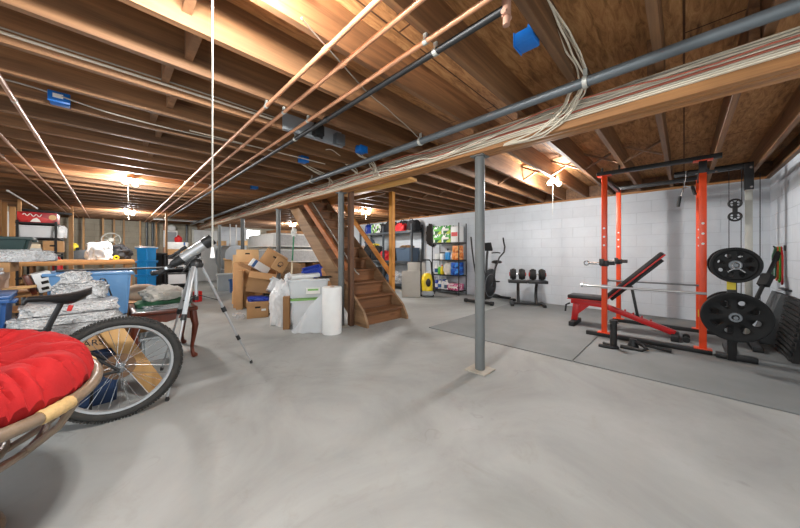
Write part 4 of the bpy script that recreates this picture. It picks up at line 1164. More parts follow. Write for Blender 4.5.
tote('storage_tote', 'navy blue plastic tote on the floor behind the bike wheel', (-.19, 3.22, 0), (.46, .46, .36), 'navy', 0, True)
carton('brown cardboard box with dark capital letters seen through the bike spokes', (-.19, 3.20, .402), (.46, .40, .125), 'card', holes=False, text='BARS')
solo('wooden_board', MB().beam((.245, 2.89, .055), (-.02, 2.945, .58), .115, .02, .002, up=(0, 1, 0)), M['pineboard'], 'yellow pine board leaning on the tote behind the bike wheel', 'board')
def slabwrap(label, c, d, m='bubble', amp=.09, rz=0, seed=0, name='wrapped_package', power=.35, cat='wrapped package'):
    return solo(name, MB().blob((0, 0, 0), d, amp, 2.6, 5, seed, True, None, power), M[m], label, cat, loc=c, rot=rz)
slabwrap('flat panel in bubble wrap at the bottom of the stack behind the saddle', (-.21, 3.23, .532), (.54, .48, .075), seed=1, rz=.06)
slabwrap('flat panel in bubble wrap in the middle of the stack behind the saddle', (-.22, 3.26, .608), (.51, .46, .065), seed=2, rz=-.05)
slabwrap('flat panel in bubble wrap on top of the stack behind the saddle', (-.21, 3.27, .674), (.48, .44, .07), seed=3, rz=.08)
solo('wrapped_bundle', MB().blob((0, 0, 0), (.28, .34, .125), .22, 3.2, 5, 11, True, None, .5), M['bubble'], 'crumpled bundle of bubble wrap before the light blue tub', 'wrapped bundle', loc=(-.17, 3.42, .745))
solo('wrapped_bundle', MB().blob((0, 0, 0), (.16, .14, .085), .4, 3.2, 4, 14, True, None, .6), M['bubble'], 'small knot of plastic wrap on top of the crumpled bundle', 'wrapped bundle', loc=(-.20, 3.38, .866))
tote('storage_tote', 'pale grey plastic tote carrying the light blue tub', (-.16, 4.02, 0), (.48, .62, .49), 'greybin', 0, True)
tote('light_blue_tub', 'large light blue plastic tub behind the bubble wrapped stack', (-.13, 4.02, .528), (.52, .60, .40), 'blue', 0, taper=.9, cat='tub')
solo('dark_board', B((.10, 4.0, .94), (.9, .22, .012), Euler((0, 0, .05)), .003), M['blackm'], 'thin dark board lying across the light blue tub', 'board')
g = ATY(112, 297, 3.60); g2 = ATY(104, 281, 3.60)
solo('wire_hook', MB().tube([g + Vector((.01, 0, -.05)), g, g2 + Vector((.012, 0, .0)), g2 + Vector((.002, 0, .02)), g2 + Vector((-.018, 0, .022)), g2 + Vector((-.024, 0, .008)), g2 + Vector((-.012, 0, .0))], .006, 8), M['black'], 'curled black wire hook sticking up before the light blue tub', 'hook')
tote('blue_bin', 'blue plastic bin with lid at the picture edge behind the red cushion', (-.78, 3.32, .40), (.56, .46, .40), 'blued', .08, True, 'blued', cat='bin')
tote('storage_tote', 'dark green plastic tote on the floor under the blue lidded bin', (-.78, 3.32, 0), (.58, .48, .36), 'dgreen', .08, True)
# folding table with its load
t = thing('folding_table', 'wood topped folding table behind the blue bin and bubble wrapped stack', 'table', (-1.05, 4.15, 0))
ob('table_top', B((-1.02, 4.15, .765), (1.2, .85, .035), None, .005), 'benchwood', t)
for x in (-1.55, -.5):
    for y in (3.8, 4.5): ob('leg', MB().cyl((x, y, 0), (x, y, .75), .018), 'steel', t)
carton('cream storage box under the long wrapped panel at the left edge', (-.86, 3.98, .783), (.46, .34, .16), 'pinkc', holes=False, tape=False, lid=True, name='storage_box')
carton('pale box under the long wrapped panel, set back against the first', (-1.3, 4.15, .783), (.36, .36, .24), 'cream', holes=False, tape=False, name='storage_box')
carton('flat brown box between the cream box and the long wrapped panel', (-.80, 4.02, .944), (.44, .32, .08), 'card', holes=False)
slabwrap('long panel in bubble wrap lying across boxes at the left edge', (-.86, 4.06, 1.026), (.98, .42, .105), seed=7, rz=.03)
tote('plastic_bin', 'dark green plastic bin standing on the long wrapped panel', (-.62, 4.12, 1.118), (.24, .18, .12), 'dgreen', 0, cat='bin', taper=.8)
tote('plastic_bucket', 'pale blue bucket at the left edge below the wrapped panel', (-.70, 3.70, .783), (.17, .17, .20), 'clear2', 0, cat='bucket')
t = thing('rack_insert', 'tilted white organiser with dark square holes behind the bike saddle', 'organiser', (-.40, 3.80, .775), (R(0), R(-16), R(12)))
ob('side_board', B((-.055, 0, .085), (.03, .16, .16), None, .003), 'cherry', t, False)
ob('face_board', B((.02, 0, .085), (.10, .16, .16), None, .003), 'white', t, False)
mb = MB()
for k in range(3): mb.box((.02 + .012 * (k - 1), -.081, .035 + .048 * k), (.04, .004, .024), None, .001)
ob('slot_hole', mb, 'dark', t, False)
solo('pine_strip', MB().beam((-.75, 3.62, .80), (-.42, 3.64, .84), .05, .02, .002), M['pineboard'], 'pine strip lying in front of the tilted white organiser', 'board')

# shelving against the left wall with the red carton
t = thing('storage_shelf', 'black shelf unit holding the red carton beyond the wooden post', 'shelf unit', (-.92, 8.45, 0))
for x in (-1.13, -.71):
    for y in (8.0, 8.9): ob('shelf_post', B((x, y, .83), (.03, .03, 1.66)), 'blackm', t)
for z in (.2, .66, 1.10, 1.36, 1.62): ob('shelf_board', B((-.92, 8.45, z), (.46, .94, .025), None, .003), 'blackm', t)
t = carton('long red carton with white script on the top shelf of the black unit', (-.92, 8.25, 1.634), (.44, .40, .18), 'redpack', holes=False, tape=False, name='printed_carton')
ob('white_script', MB().tube([(-.16 + .013 * i, -.2115, .125 + .022 * math.sin(i * 1.25) + .006 * math.sin(i * .4)) for i in range(17)], .006, 6), 'paper', t, False, label='white script lettering')
ob('white_figure', MB().prism([(-.08, .01), (.04, .01), (.02, .05), (-.01, .085), (-.05, .06)], -.2122, -.2105, 'Y'), 'paper', t, False)
ob('side_print', MB().lathe([(0, 0), (.045, 0), (.045, .002), (0, .002)], (.17, -.2105, .10), (0, -1, 0), 20), 'card2', t, False)
tote('milky_tote', 'milky white tote with dark contents below the red carton', (-.95, 8.3, 1.374), (.40, .40, .21), 'clear2', 0, taper=.9)
solo('shopping_bag', MB().blob((0, 0, 0), (.14, .22, .23), .12, 3, 4, 31, True, None, .6), M['bag'], 'white bag with a blue mark beside the milky tote', 'bag', loc=(-.66, 8.2, 1.374))
t = carton('small brown box with two dark holes on the middle shelf', (-.74, 8.12, 1.114), (.24, .22, .20), 'card', holes=True, tape=False)
carton('flat pale green carton on the middle shelf', (-1.0, 8.15, 1.114), (.26, .3, .07), 'greybin', holes=False, tape=False)
carton('flat cream carton stacked on the pale green carton', (-1.0, 8.15, 1.185), (.24, .28, .07), 'cream', holes=False, tape=False)
t = thing('fire_extinguisher', 'red cylinder on the low shelf beside the bench', 'fire extinguisher', (-.70, 8.1, .674))
ob('cylinder', MB().lathe([(0, 0), (.06, 0), (.065, .02), (.065, .28), (.03, .34), (.02, .36), (0, .36)], (0, 0, 0), seg=22), 'redp', t, False)
ob('valve_handle', MB().box((.02, 0, .375), (.1, .025, .03), None, .006), 'black', t, False)
carton('brown box on the floor of the black shelf unit', (-.95, 8.4, .214), (.4, .5, .34), 'card3', holes=False)
carton('small white box on the far end of the top shelf', (-.95, 8.75, 1.634), (.24, .2, .16), 'white', holes=False, tape=False)
solo('insulation_sheet', B((XL + .035, 10.78, 1.3), (.03, .46, 1.5), None, .004), M['insul'], 'white insulation sheet fixed between studs on the left wall', 'panel')
solo('pipe_insulation', MB().cyl((-1.34, 9.75, 2.0), (-.66, 10.1, 2.0), .03), M['blackm'], 'dark horizontal pipe high behind the red carton', 'pipe')

# work bench of bare lumber far behind the tub
t = thing('work_bench', 'bare lumber work bench behind the light blue tub', 'work bench', (-.62, 6.3, 0))
ob('bench_top', B((-.62, 6.34, .985), (1.72, .68, .03), None, .003), 'benchwood', t)
ob('front_rail', B((-.62, 6.0, .955), (1.74, .038, .05), None, .003), 'benchwood', t)
for x in (-1.42, .18):
    for y in (6.06, 6.64): ob('leg', B((x, y, .48), (.085, .04, .96), None, .003), 'stud', t)
ob('lower_shelf', B((-.62, 6.34, .35), (1.7, .6, .025)), 'benchwood', t)
solo('white_sack', MB().blob((0, 0, 0), (.27, .3, .27), .3, 1.9, 5, 41, True, None, .75), M['bag'], 'slumped white sack on the lumber bench', 'sack', loc=(-.13, 6.2, 1.0))
t = thing('black_duffel', 'black duffel bag beside the white sack on the lumber bench', 'bag', (.04, 6.40, 1.0))
ob('bag_body', MB().blob((0, 0, 0), (.36, .30, .22), .2, 2.2, 5, 43, True, None, .75), 'blackbag', t, False)
ob('bag_strap', MB().tube([(-.1, -.12, .12), (-.05, -.15, .2), (.05, -.14, .2), (.1, -.12, .1)], .012, 8), 'blackm', t, False)
solo('yellow_tape_roll', MB().torus((.045, 6.1, 1.03), .025, .012, (0, 1, 0), 24, 8), M['yellow'], 'little yellow roll before the black duffel on the bench', 'tape roll')
# second bench line further back with tools
t = thing('tool_table', 'long low table along the far left wall', 'table', (-.5, 11.9, 0))
ob('table_top', B((-.45, 11.9, .86), (2.2, .6, .05), None, .004), 'stair', t)
for x in (-1.45, .55):
    for y in (11.65, 12.15): ob('leg', B((x, y, .42), (.07, .07, .84)), 'stair', t)
t = thing('grinder', 'grey round fan-like machine standing at the far block wall', 'machine', (-.02, 12.0, .885))
ob('machine_base', B((0, 0, .05), (.3, .2, .1), None, .01), 'steel', t, False); ob('machine_post', MB().cyl((0, 0, .1), (0, 0, .42), .03), 'steel', t, False)
ob('guard_ring', MB().torus((0, -.02, .60), .20, .018, (0, 1, 0), 36, 8), 'galv', t, False)
mb = MB()
for k in range(8): mb.beam((0, -.02, .6), (.2 * math.cos(k * PI / 4), -.02, .6 + .2 * math.sin(k * PI / 4)), .008, .012)
mb.cyl((0, -.06, .6), (0, .05, .6), .06); ob('guard_spoke', mb, 'galv', t, False)
carton('dull grey machine box on the far tool table', (-.5, 11.8, .886), (.5, .35, .3), 'steel', holes=False, tape=False, name='tool_case')
t = thing('drill_stand', 'orange yellow tool standing at the far left wall', 'tool', (-.72, 11.7, .886))
ob('stand_body', MB().lathe([(0, 0), (.10, 0), (.1, .03), (.03, .05), (.03, .25), (.08, .28), (.08, .42), (.03, .48), (0, .48)], seg=18), 'sticker', t, False); ob('stand_arm', B((.06, -.05, .33), (.06, .16, .06), None, .01), 'blackm', t, False)
carton('brown carton on the far tool table behind the sack', (-.2, 11.7, .886), (.3, .3, .36), 'card3', holes=False)

# stacks right of the bench
cy = ['bright blue crate at the top of its stack beyond the bench', 'bright blue crate second from the top of its stack', 'bright blue crate second from the floor in its stack', 'bright blue crate on the floor under the other blue ones']
for k in range(4):
    z = .306 * (3 - k)
    tote('blue_crate', cy[k], (.545, 8.5, z), (.25, .25, .295), 'cyan', .75, True, 'cyan' if k else 'clear2', 'crate', taper=.96, handle=False)
ck = ['top', 'middle', 'bottom']
for j, x in enumerate((.70, .98)):
    for k in range(3):
        tote('black_crate', f'black plastic crate at the {ck[2 - k]} of the stack ' + ('next to the blue crates' if j == 0 else 'next to the drawer unit'), (x, 8.9 + .1 * j, .37 * k), (.22, .26, .33), 'black', .6, True, 'black', 'crate', taper=.97, handle=False)
t = thing('drawer_unit', 'black plastic drawer unit with see-through drawers behind the telescope', 'drawer unit', (1.03, 7.9, 0), R(-14))
ob('unit_frame', MB().box((-.2, 0, .52), (.02, .36, 1.04)).box((.2, 0, .52), (.02, .36, 1.04)).box((0, .17, .52), (.4, .02, 1.04)).box((0, 0, 1.04), (.44, .38, .03), None, .006).box((0, 0, .015), (.42, .36, .03)), 'black', t, False)
for k in range(3):
    z = .06 + .33 * k
    d = ob('drawer', B((0, -.03, z + .15), (.37, .30, .29), None, .02), 'black', t, False)
    ob('drawer_window', B((0, -.183, z + .15), (.30, .006, .2), None, .002), 'clear2', d, False, label='clear drawer front')
    ob('drawer_handle', B((0, -.195, z + .27), (.16, .02, .02), None, .004), 'black', d, False)
carton('brown carton on top of the drawer unit behind the telescope', (1.03, 7.9, 1.062), (.34, .26, .12), 'card', holes=False, rot=(0, 0, -.2))
carton('white carton stacked above the brown one by the round post', (1.03, 7.9, 1.185), (.34, .24, .15), 'white', holes=False, rot=(0, 0, -.25), tape=False, stripe=(.7, .03))
solo('red_jug', MB().lathe([(0, 0), (.06, 0), (.07, .02), (.07, .10), (.03, .13), (.02, .15), (0, .15)], (1.03, 7.9, 1.338), seg=20), M['redp'], 'little red jug on the white carton behind the telescope tube', 'jug')
solo('red_can', B((1.36, 7.8, .12), (.15, .14, .24), Euler((0, 0, .2)), .02), M['redp'], 'red fuel can on the floor beside the drawer unit', 'can')
t = thing('electric_meter', 'white electric panel and round meter on the far block wall', 'electric panel', (1.62, 13.44, 1.35))
ob('panel_box', B((1.52, 13.43, 1.62), (.42, .1, .62), None, .01), 'white', t); ob('meter_dial', MB().lathe([(0, 0), (.13, 0), (.13, .08), (.1, .12), (0, .13)], (1.55, 13.44, 2.02), (0, -1, 0), 24), 'white', t)
ob('panel_door', B((1.52, 13.376, 1.62), (.32, .01, .5), None, .004), 'greyp', t)
for x, m, l in ((.86, 'gpipe', 'dark vertical pipe on the far wall above the blue crates, first of two'), (1.02, 'gpipe', 'dark vertical pipe on the far wall above the blue crates, second of two'), (1.34, 'copperd', 'rusty vertical pipe on the far wall left of the electric panel'), (2.0, 'gpipe', 'grey vertical pipe on the far wall right of the electric panel')):
    solo('wall_pipe', MB().cyl((x, 13.42, 0), (x, 13.42, 2.18), .035), M[m], l, 'pipe')

# side table, pillow and cloths
TX0, TX1, TY0, TY1, TZ = .13, .64, 3.66, 4.35, .535
t = thing('side_table', 'dark cherry side table with glass top and curved legs under the telescope', 'table', ((TX0 + TX1) / 2, (TY0 + TY1) / 2, 0))
mb = MB()
ob('table_frame', MB().box(((TX0 + TX1) / 2, TY0 + .02, TZ - .02), (TX1 - TX0, .05, .04), None, .01).box(((TX0 + TX1) / 2, TY1 - .02, TZ - .02), (TX1 - TX0, .05, .04), None, .01).box((TX0 + .02, (TY0 + TY1) / 2, TZ - .02), (.05, TY1 - TY0, .04), None, .01).box((TX1 - .02, (TY0 + TY1) / 2, TZ - .02), (.05, TY1 - TY0, .04), None, .01), 'cherry', t)
ob('glass_top', B(((TX0 + TX1) / 2, (TY0 + TY1) / 2, TZ - .006), (TX1 - TX0 - .07, TY1 - TY0 - .07, .01)), 'glassy', t)
ap = lambda a0, a1: [(a0, TZ - .04), (a1, TZ - .04), (a1, TZ - .13), (a0 + (a1 - a0) * .8, TZ - .10), ((a0 + a1) / 2, TZ - .13), (a0 + (a1 - a0) * .2, TZ - .10), (a0, TZ - .13)]
for y in (TY0 + .03, TY1 - .05): ob('apron', MB().prism(ap(TX0 + .04, TX1 - .04), y, y + .02, 'Y'), 'cherry', t)
for x in (TX0 + .03, TX1 - .05): ob('apron', MB().prism(ap(TY0 + .04, TY1 - .04), x, x + .02, 'X'), 'cherry', t)
for x, sx in ((TX0 + .035, -1), (TX1 - .035, 1)):
    for y, sy in ((TY0 + .035, -1), (TY1 - .035, 1)):
        o2 = lambda k: (x + sx * k, y + sy * k)
        pts = [(*o2(0), TZ - .04), (*o2(.008), TZ - .12), (*o2(.018), TZ - .19), (*o2(.006), .22), (*o2(-.008), .11), (*o2(-.002), .05), (*o2(.014), .02), (*o2(.018), .004)]
        ob('leg', MB().tube(pts, .02, 12, rad=[.032, .034, .030, .022, .017, .018, .028, .022]), 'cherry', t)
def towel(name, label, c, d, m, seed, cat, power=.8, amp=.22, rz=0): return solo(name, MB().blob((0, 0, 0), d, amp, 2.3, 5, seed, True, None, power), M[m], label, cat, loc=c, rot=rz)
towel('green_cloth', 'folded green cloth under the white pillow on the side table', (.40, 4.05, TZ + .001), (.46, .36, .06), 'green', 51, 'cloth', .5, .1)
towel('white_pillow', 'rumpled white pillow on the green cloth of the side table', (.38, 4.06, TZ + .06), (.34, .30, .15), 'cloth', 52, 'pillow', .85, .25, .5)
t = thing('rolled_blanket', 'pale rolled blanket lying beside the light blue tub', 'blanket', (.26, 4.62, 0))
carton('brown carton on the floor behind the side table', (.22, 4.75, 0), (.40, .42, .50), 'card3', holes=False)
ob('blanket_roll', MB().tube([(.12, 4.70, .61), (.2, 4.70, .62), (.3, 4.68, .62), (.38, 4.66, .61)], .1, 18, rad=[.075, .10, .10, .08]), 'beige', t)
ob('roll_end', MB().torus((.10, 4.70, .61), .05, .02, (1, 0, 0), 24, 8), 'cloth', t)
t.location = (.25, 4.68, .51)
for ch in t.children: ch.data.transform(Matrix.Translation(Vector((.26, 4.62, 0)) - Vector((.25, 4.68, .51))))
solo('wrapping_film', MB().blob((0, 0, 0), (.34, .14, .035), .3, 3, 4, 55, True, None, .4), M['film'], 'clear plastic wrap lying on the front of the glass table top', 'plastic wrap', loc=(.40, 3.77, TZ + .001))
tote('grey_tub', 'small pale grey tub on the floor under the side table', (.33, 4.0, 0), (.24, .3, .24), 'greybin', 0, cat='tub')

# telescope on its tripod
AP = Vector((.53, 3.09, 1.0))
t = thing('telescope', 'silver telescope with black ends on a tall aluminium tripod', 'telescope', (AP.x, AP.y, 0))
for fp in (Vector((.98, 3.07, 0)), Vector((.29, 2.73, 0)), Vector((.33, 3.48, 0))):
    d = (fp - AP); d.z = 0; d.normalize()
    a = AP + d * .035; v = fp - a
    L = ob('leg', MB().beam(a, a + v * .42, .026, .020, .003), 'alu', t)
    for q in (-.011, .011):
        sd_ = v.cross(Vector((0, 0, 1))).normalized() * q
        ob('leg_rail', MB().cyl(a + v * .02 + sd_, a + v * .44 + sd_, .0075, seg=8), 'alu', L)
    ob('leg_section', MB().cyl(a + v * .42, a + v * .72, .0095, seg=10), 'alu', L)
    ob('leg_section', MB().cyl(a + v * .72, fp + Vector((0, 0, .02)), .0075, seg=10), 'alu', L)
    for s, r in ((.43, .02), (.72, .016)): ob('leg_lock', MB().cyl(a + v * (s - .022), a + v * (s + .022), r, seg=12), 'black', L)
    ob('foot', MB().lathe([(0, 0), (.012, 0), (.014, .012), (.009, .03), (0, .03)], fp, seg=12), 'rubber', L)
    ob('spreader', MB().beam(AP + Vector((0, 0, -.27)), a + v * .34, .012, .006), 'blackm', t)
ob('centre_column', MB().cyl(AP + Vector((0, 0, .04)), AP + Vector((0, 0, -.31)), .014), 'alu', t)
ob('column_end', MB().cyl(AP + Vector((0, 0, -.285)), AP + Vector((0, 0, -.32)), .019), 'black', t)
ob('tripod_head', MB().lathe([(0, -.03), (.05, -.03), (.055, 0), (.045, .03), (.022, .05), (.022, .085), (0, .085)], AP, seg=20), 'black', t)
ob('pan_head', MB().box(AP + Vector((0, 0, .10)), (.07, .05, .055), Euler((0, 0, .7)), .012), 'black', t)
ax0 = G(160, 272, 1.035); ax0 = Vector((0, 0, EYE)) + ray(160, 273) * 2.42
ax1 = Vector((0, 0, EYE)) + ray(214, 238) * 2.60
A = (ax1 - ax0).normalized(); TL = (ax1 - ax0).length
pt = lambda s: ax0 + (ax1 - ax0) * s
ob('pan_handle', MB().cyl(AP + Vector((0, 0, .09)), AP + Vector((-.10, -.03, -.06)), .007), 'black', t)
ob('optical_tube', MB().cyl(pt(.40), pt(.86), .043, seg=28), 'alu', t)
ob('dew_shield', MB().lathe([(.0445, 0), (.049, .01), (.049, .085), (.044, .085), (.044, .01)], pt(.80), A, 28), 'black', t)
ob('objective_lens', MB().lathe([(0, 0), (.043, 0), (.043, .006), (0, .010)], pt(.92), A, 24), 'glassy', t)
ob('tube_collar', MB().cyl(pt(.30), pt(.42), .042, .042, 28), 'black', t)
ob('focuser', MB().lathe([(.036, 0), (.03, -.04), (.019, -.05), (.019, -.12), (.023, -.125), (.023, -.15), (0, -.15)], pt(.30), A, 24), 'black', t)
ob('focus_knob', MB().cyl(pt(.2) + Vector((0, 0, -.02)) - RT * .01 - FW * .045, pt(.2) + Vector((0, 0, -.02)) - RT * .01 + FW * .045, .013, seg=14), 'chrome', t)
dg_ = pt(.02)
ob('eyepiece', MB().cyl(dg_ + A * .05, dg_ - A * .02, .02).cyl(dg_, dg_ - RT * .05 + Vector((0, 0, -.006)), .017).cyl(dg_ - RT * .05 + Vector((0, 0, -.006)), dg_ - RT * .075 + Vector((0, 0, -.008)), .021), 'black', t)
sup = Vector((0, 0, 1)) - A * A.z; sup.normalize()
ob('finder_scope', MB().cyl(pt(.26) + sup * .062, pt(.54) + sup * .065, .012).cyl(pt(.48) + sup * .065, pt(.57) + sup * .065, .016), 'black', t)
ob('finder_mount', MB().box(pt(.42) + sup * .055, (.02, .02, .04)), 'black', t)
ob('mount_bracket', MB().beam(pt(.45) - sup * .045, AP + Vector((0, 0, .12)), .03, .04, .006).beam(pt(.35) - sup * .05, pt(.58) - sup * .05, .03, .02, .004), 'black', t)
ob('slow_motion_rod', MB().cyl(pt(.30) - sup * .03 + FW * .03, AP + Vector((.03, -.03, .06)), .005), 'chrome', t)

# ================================================================== BOXES AND BAGS BY THE STAIRS
def AD(u, v, D): return Vector((0, 0, EYE)) + ray(u, v) * D
pa, pb, pc_ = G(251.5, 318.3), G(270, 316.7), G(241.7, 313.5)
RZ = R(-17)
bc_ = (pa + pb) / 2 + Vector((math.sin(-RZ), math.cos(RZ), 0)) * .19 + Vector((-.05, 0, 0))
carton('closed banker box with dark hand hole on the floor at the front of the heap', bc_, (.33, .38, .265), 'card', (0, 0, RZ), lid=True, label_sticker=True)
towel('blue_package', 'royal blue folded item in clear plastic lying on the banker box', bc_ + Vector((.02, 0, .272)), (.34, .32, .07), 'royal', 61, 'package', .55, .16, RZ)
solo('plastic_sleeve', MB().blob((0, 0, 0), (.13, .34, .06), .22, 3, 4, 62, True, None, .5), M['film'], 'loose clear plastic sleeve beside the banker box', 'plastic wrap', loc=bc_ + Vector((-.27, .1, -bc_.z)))
b = G(241, 309); carton('tall flat carton standing on end at the left of the heap', b + Vector((.03, .12, 0)), (.11, .40, .76), 'card', (0, 0, R(-24)), holes=False, tape=False)
b = G(273, 315); tote('storage_tote', 'black plastic tote on the floor right of the banker box', b + Vector((.02, .16, 0)), (.22, .36, .36), 'black', RZ, False)
carton('closed plain carton on the floor that carries the open tilted box', G(261, 307) + Vector((.03, .22, 0)), (.50, .44, .42), 'card3', (0, 0, RZ), holes=False)
carton('large open cardboard box tipped in the middle of the heap', AD(260, 290, 5.22), (.44, .36, .36), 'card', (R(8), R(10), R(-20)), flaps=(('l', 20), ('f', -30), ('b', 60)), holes=False)
carton('brown box with a dark hand hole tipped over at the top of the heap', AD(268, 268, 5.55), (.42, .30, .34), 'card', (R(6), R(32), R(-20)), holes=True)
carton('small carton with a dark round printed mark at the upper right of the heap', AD(276, 271, 5.15), (.22, .18, .24), 'card', (R(-6), R(30), R(-20)), holes=False, swirl=True)
carton('white box with a blue band sliding down the heap', AD(257, 270, 5.2), (.34, .16, .14), 'white', (R(-6), R(34), R(-14)), holes=False, tape=False, stripe=(-.6, .05))
carton('pale carton at the back of the heap in front of the mattresses', AD(248, 262, 6.0), (.40, .34, .26), 'card2', (0, 0, R(-20)), holes=True)
carton('plain carton on the floor at the back of the heap', Vector((*AD(248, 262, 6.0)[:2], 0)), (.5, .44, AD(248, 262, 6.0).z - .005), 'card', (0, 0, R(-20)), holes=False)
b = AD(237.5, 280, 6.5); b.z = 0
carton('narrow upright carton with blue print at the left side of the heap', b, (.15, .3, 1.06), 'card2', (0, 0, R(-22)), holes=False, tape=False, stripe=(.2, .03))
b = AD(229.5, 280, 8.8); b.z = 0
carton('open top carton beyond the heap, its flaps up, next to the blue bin', b, (.20, .32, .86), 'card2', (0, 0, R(-26)), flaps=(('l', 60), ('f', 20)), holes=False)
carton('small carton on the floor left of the tall flat carton', G(235.5, 303), (.12, .2, .26), 'card2', (0, 0, R(-20)), holes=False, tape=False)
tote('clear_bin', 'empty milky plastic bin tipped against the heap above the black tote', AD(274, 293, 4.85), (.28, .24, .22), 'clear2', 0, tilt=(R(-14), R(28), R(-20)), cat='bin')
tote('storage_tote', 'pale grey plastic tote beyond the heap with a lid', G(227, 290), (.50, .5, .46), 'greybin', R(-10), True)
tote('blue_bin', 'small blue bin on the floor between the pale grey tote and the heap', G(235, 292), (.26, .3, .36), 'blued', R(-10), cat='bin')
# mattresses stacked on a low pile
ml = ['lower mattress, grey sided, of the stack behind the stairs', 'upper white mattress on top of the stack behind the stairs']
for k, z in enumerate((.86, 1.23)):
    t = thing('mattress', ml[k], 'mattress', (3.55, 7.5, z))
    ob('mattress_body', B((0, 0, .17), (1.95, 1.75, .335), None, .06), 'mattressg' if k == 0 else 'mattress', t, False)
    for zz in (.03, .31): ob('mattress_piping', MB().tube([(-.93, -.872, zz), (.93, -.872, zz), (.972, -.83, zz), (.972, .83, zz), (.93, .872, zz), (-.93, .872, zz), (-.972, .83, zz), (-.972, -.83, zz)], .011, 6, True), 'paper', t, False)
    ob('side_panel', B((0, -.876, .17), (1.8, .004, .26)), 'mattressg', t, False, label='grey quilted side')
carton('large brown carton under the mattress stack, nearer the steel post', (3.0, 7.3, 0), (.8, 1.2, .85), 'card3', holes=False)
carton('large brown carton under the mattress stack, behind the stairs', (4.0, 7.3, 0), (.8, 1.2, .85), 'card3', holes=False)
carton('flat brown carton lying on the upper mattress', (3.3, 7.6, 1.568), (.8, .6, .12), 'card3', holes=False)
towel('brown_blanket', 'brown blanket bunched in front of the mattress stack', (2.9, 6.42, .0), (.7, .5, .85), 'brown', 63, 'blanket', .7, .16)

# bag, slim carton, totes, roll of foam by the grey post
solo('white_trash_bag', MB().blob((0, 0, 0), (.42, .40, .66), .26, 2.1, 5, 71, True, None, .85).blob((.06, 0, .60), (.12, .12, .18), .35, 2.5, 4, 72, False), M['bag'], 'full white plastic sack standing beside the clear totes', 'sack', loc=(1.90, 4.42, 0))
carton('slim upright brown carton standing before the white sack', (1.79, 4.10, 0), (.09, .12, .47), 'card3', (0, 0, R(-30)), holes=False, tape=False)
tote('clear_tote', 'milky tote with a green lid on the floor behind the foam roll', (2.07, 4.06, 0), (.40, .36, .41), 'clear2', R(-25), True, 'greenlid')
t = tote('clear_bin', 'wide clear plastic bin stacked on the green lidded tote', (2.10, 4.05, .447), (.56, .38, .27), 'clear', R(-25), cat='bin', taper=.9)
ob('sticker', B((.06, -.187, .10), (.20, .003, .09), Euler((R(-4), 0, 0))), 'paper', t, False, label='white and green sticker'); ob('sticker_print', B((.06, -.1895, .115), (.15, .003, .028), Euler((R(-4), 0, 0))), 'greenlid', t, False)
towel('white_paper_heap', 'crumpled white paper lying in the clear bin', (2.04, 4.08, .46), (.36, .26, .27), 'paper', 73, 'paper', .6, .2, R(-25))
carton('flat white foam slab sticking out of the clear bin', (2.06, 4.06, .735), (.40, .22, .05), 'white', (R(3), R(-4), R(-20)), holes=False, tape=False, name='foam_piece')
tote('royal_blue_tub', 'royal blue tub lying tilted on the clear bin', (2.24, 4.14, .73), (.26, .20, .15), 'royal', 0, tilt=(R(12), R(-14), R(-25)), cat='tub')
solo('dark_board', B((2.34, 3.97, .728), (.2, .22, .014), Euler((0, 0, R(-25))), .004), M['blackm'], 'thin dark lid on the right end of the clear bin', 'lid')
t = thing('broom', 'green handled broom with a white brush head up, leaning behind the totes', 'broom', (2.02, 4.62, 0))
b0, b1 = Vector((2.02, 4.55, .01)), Vector((2.20, 4.75, 1.42))
ob('broom_pole', MB().cyl(b0 + (b1 - b0) * .68, b1, .012), 'greenp', t); ob('broom_pole', MB().cyl(b0, b0 + (b1 - b0) * .68, .014), 'cream', t)
ob('brush_head', MB().blob(b1 + Vector((0, 0, -.04)), (.09, .07, .15), .4, 3, 4, 74, False), 'paper', t)

RP = Vector((2.135, 3.44, 0))
t = thing('foam_roll', 'tall white roll of packing foam standing beside the steel post', 'roll', RP)
ob('roll_body', MB().lathe([(.035, 0), (.128, 0), (.132, .008), (.131, .20), (.133, .4), (.132, .625), (.126, .635), (.035, .635), (.035, 0)], (0, 0, 0), seg=40), 'roll', t, False)
ob('core_tube', MB().lathe([(.0345, .002), (.0345, .637), (.031, .637), (.031, .002), (.0345, .002)], (0, 0, 0), seg=24), 'card', t, False, label='cardboard core')
pv = []
def sheet(u, v):
    a = Vector((2.02, 3.50, 0)); b = Vector((1.72, 3.83, 0))
    p = a + (b - a) * u; top = .52 * (1 - u) ** .9 + .02
    return Vector((p.x + .02 * math.sin(u * 7 + v * 2), p.y + .02 * math.sin(u * 5 + v), .006 + top * v + .006 * math.sin(u * 20)))
ob('loose_sheet', MB().grid(sheet, 24, 10, .003), 'sheet', t, True, label='loose translucent sheet')

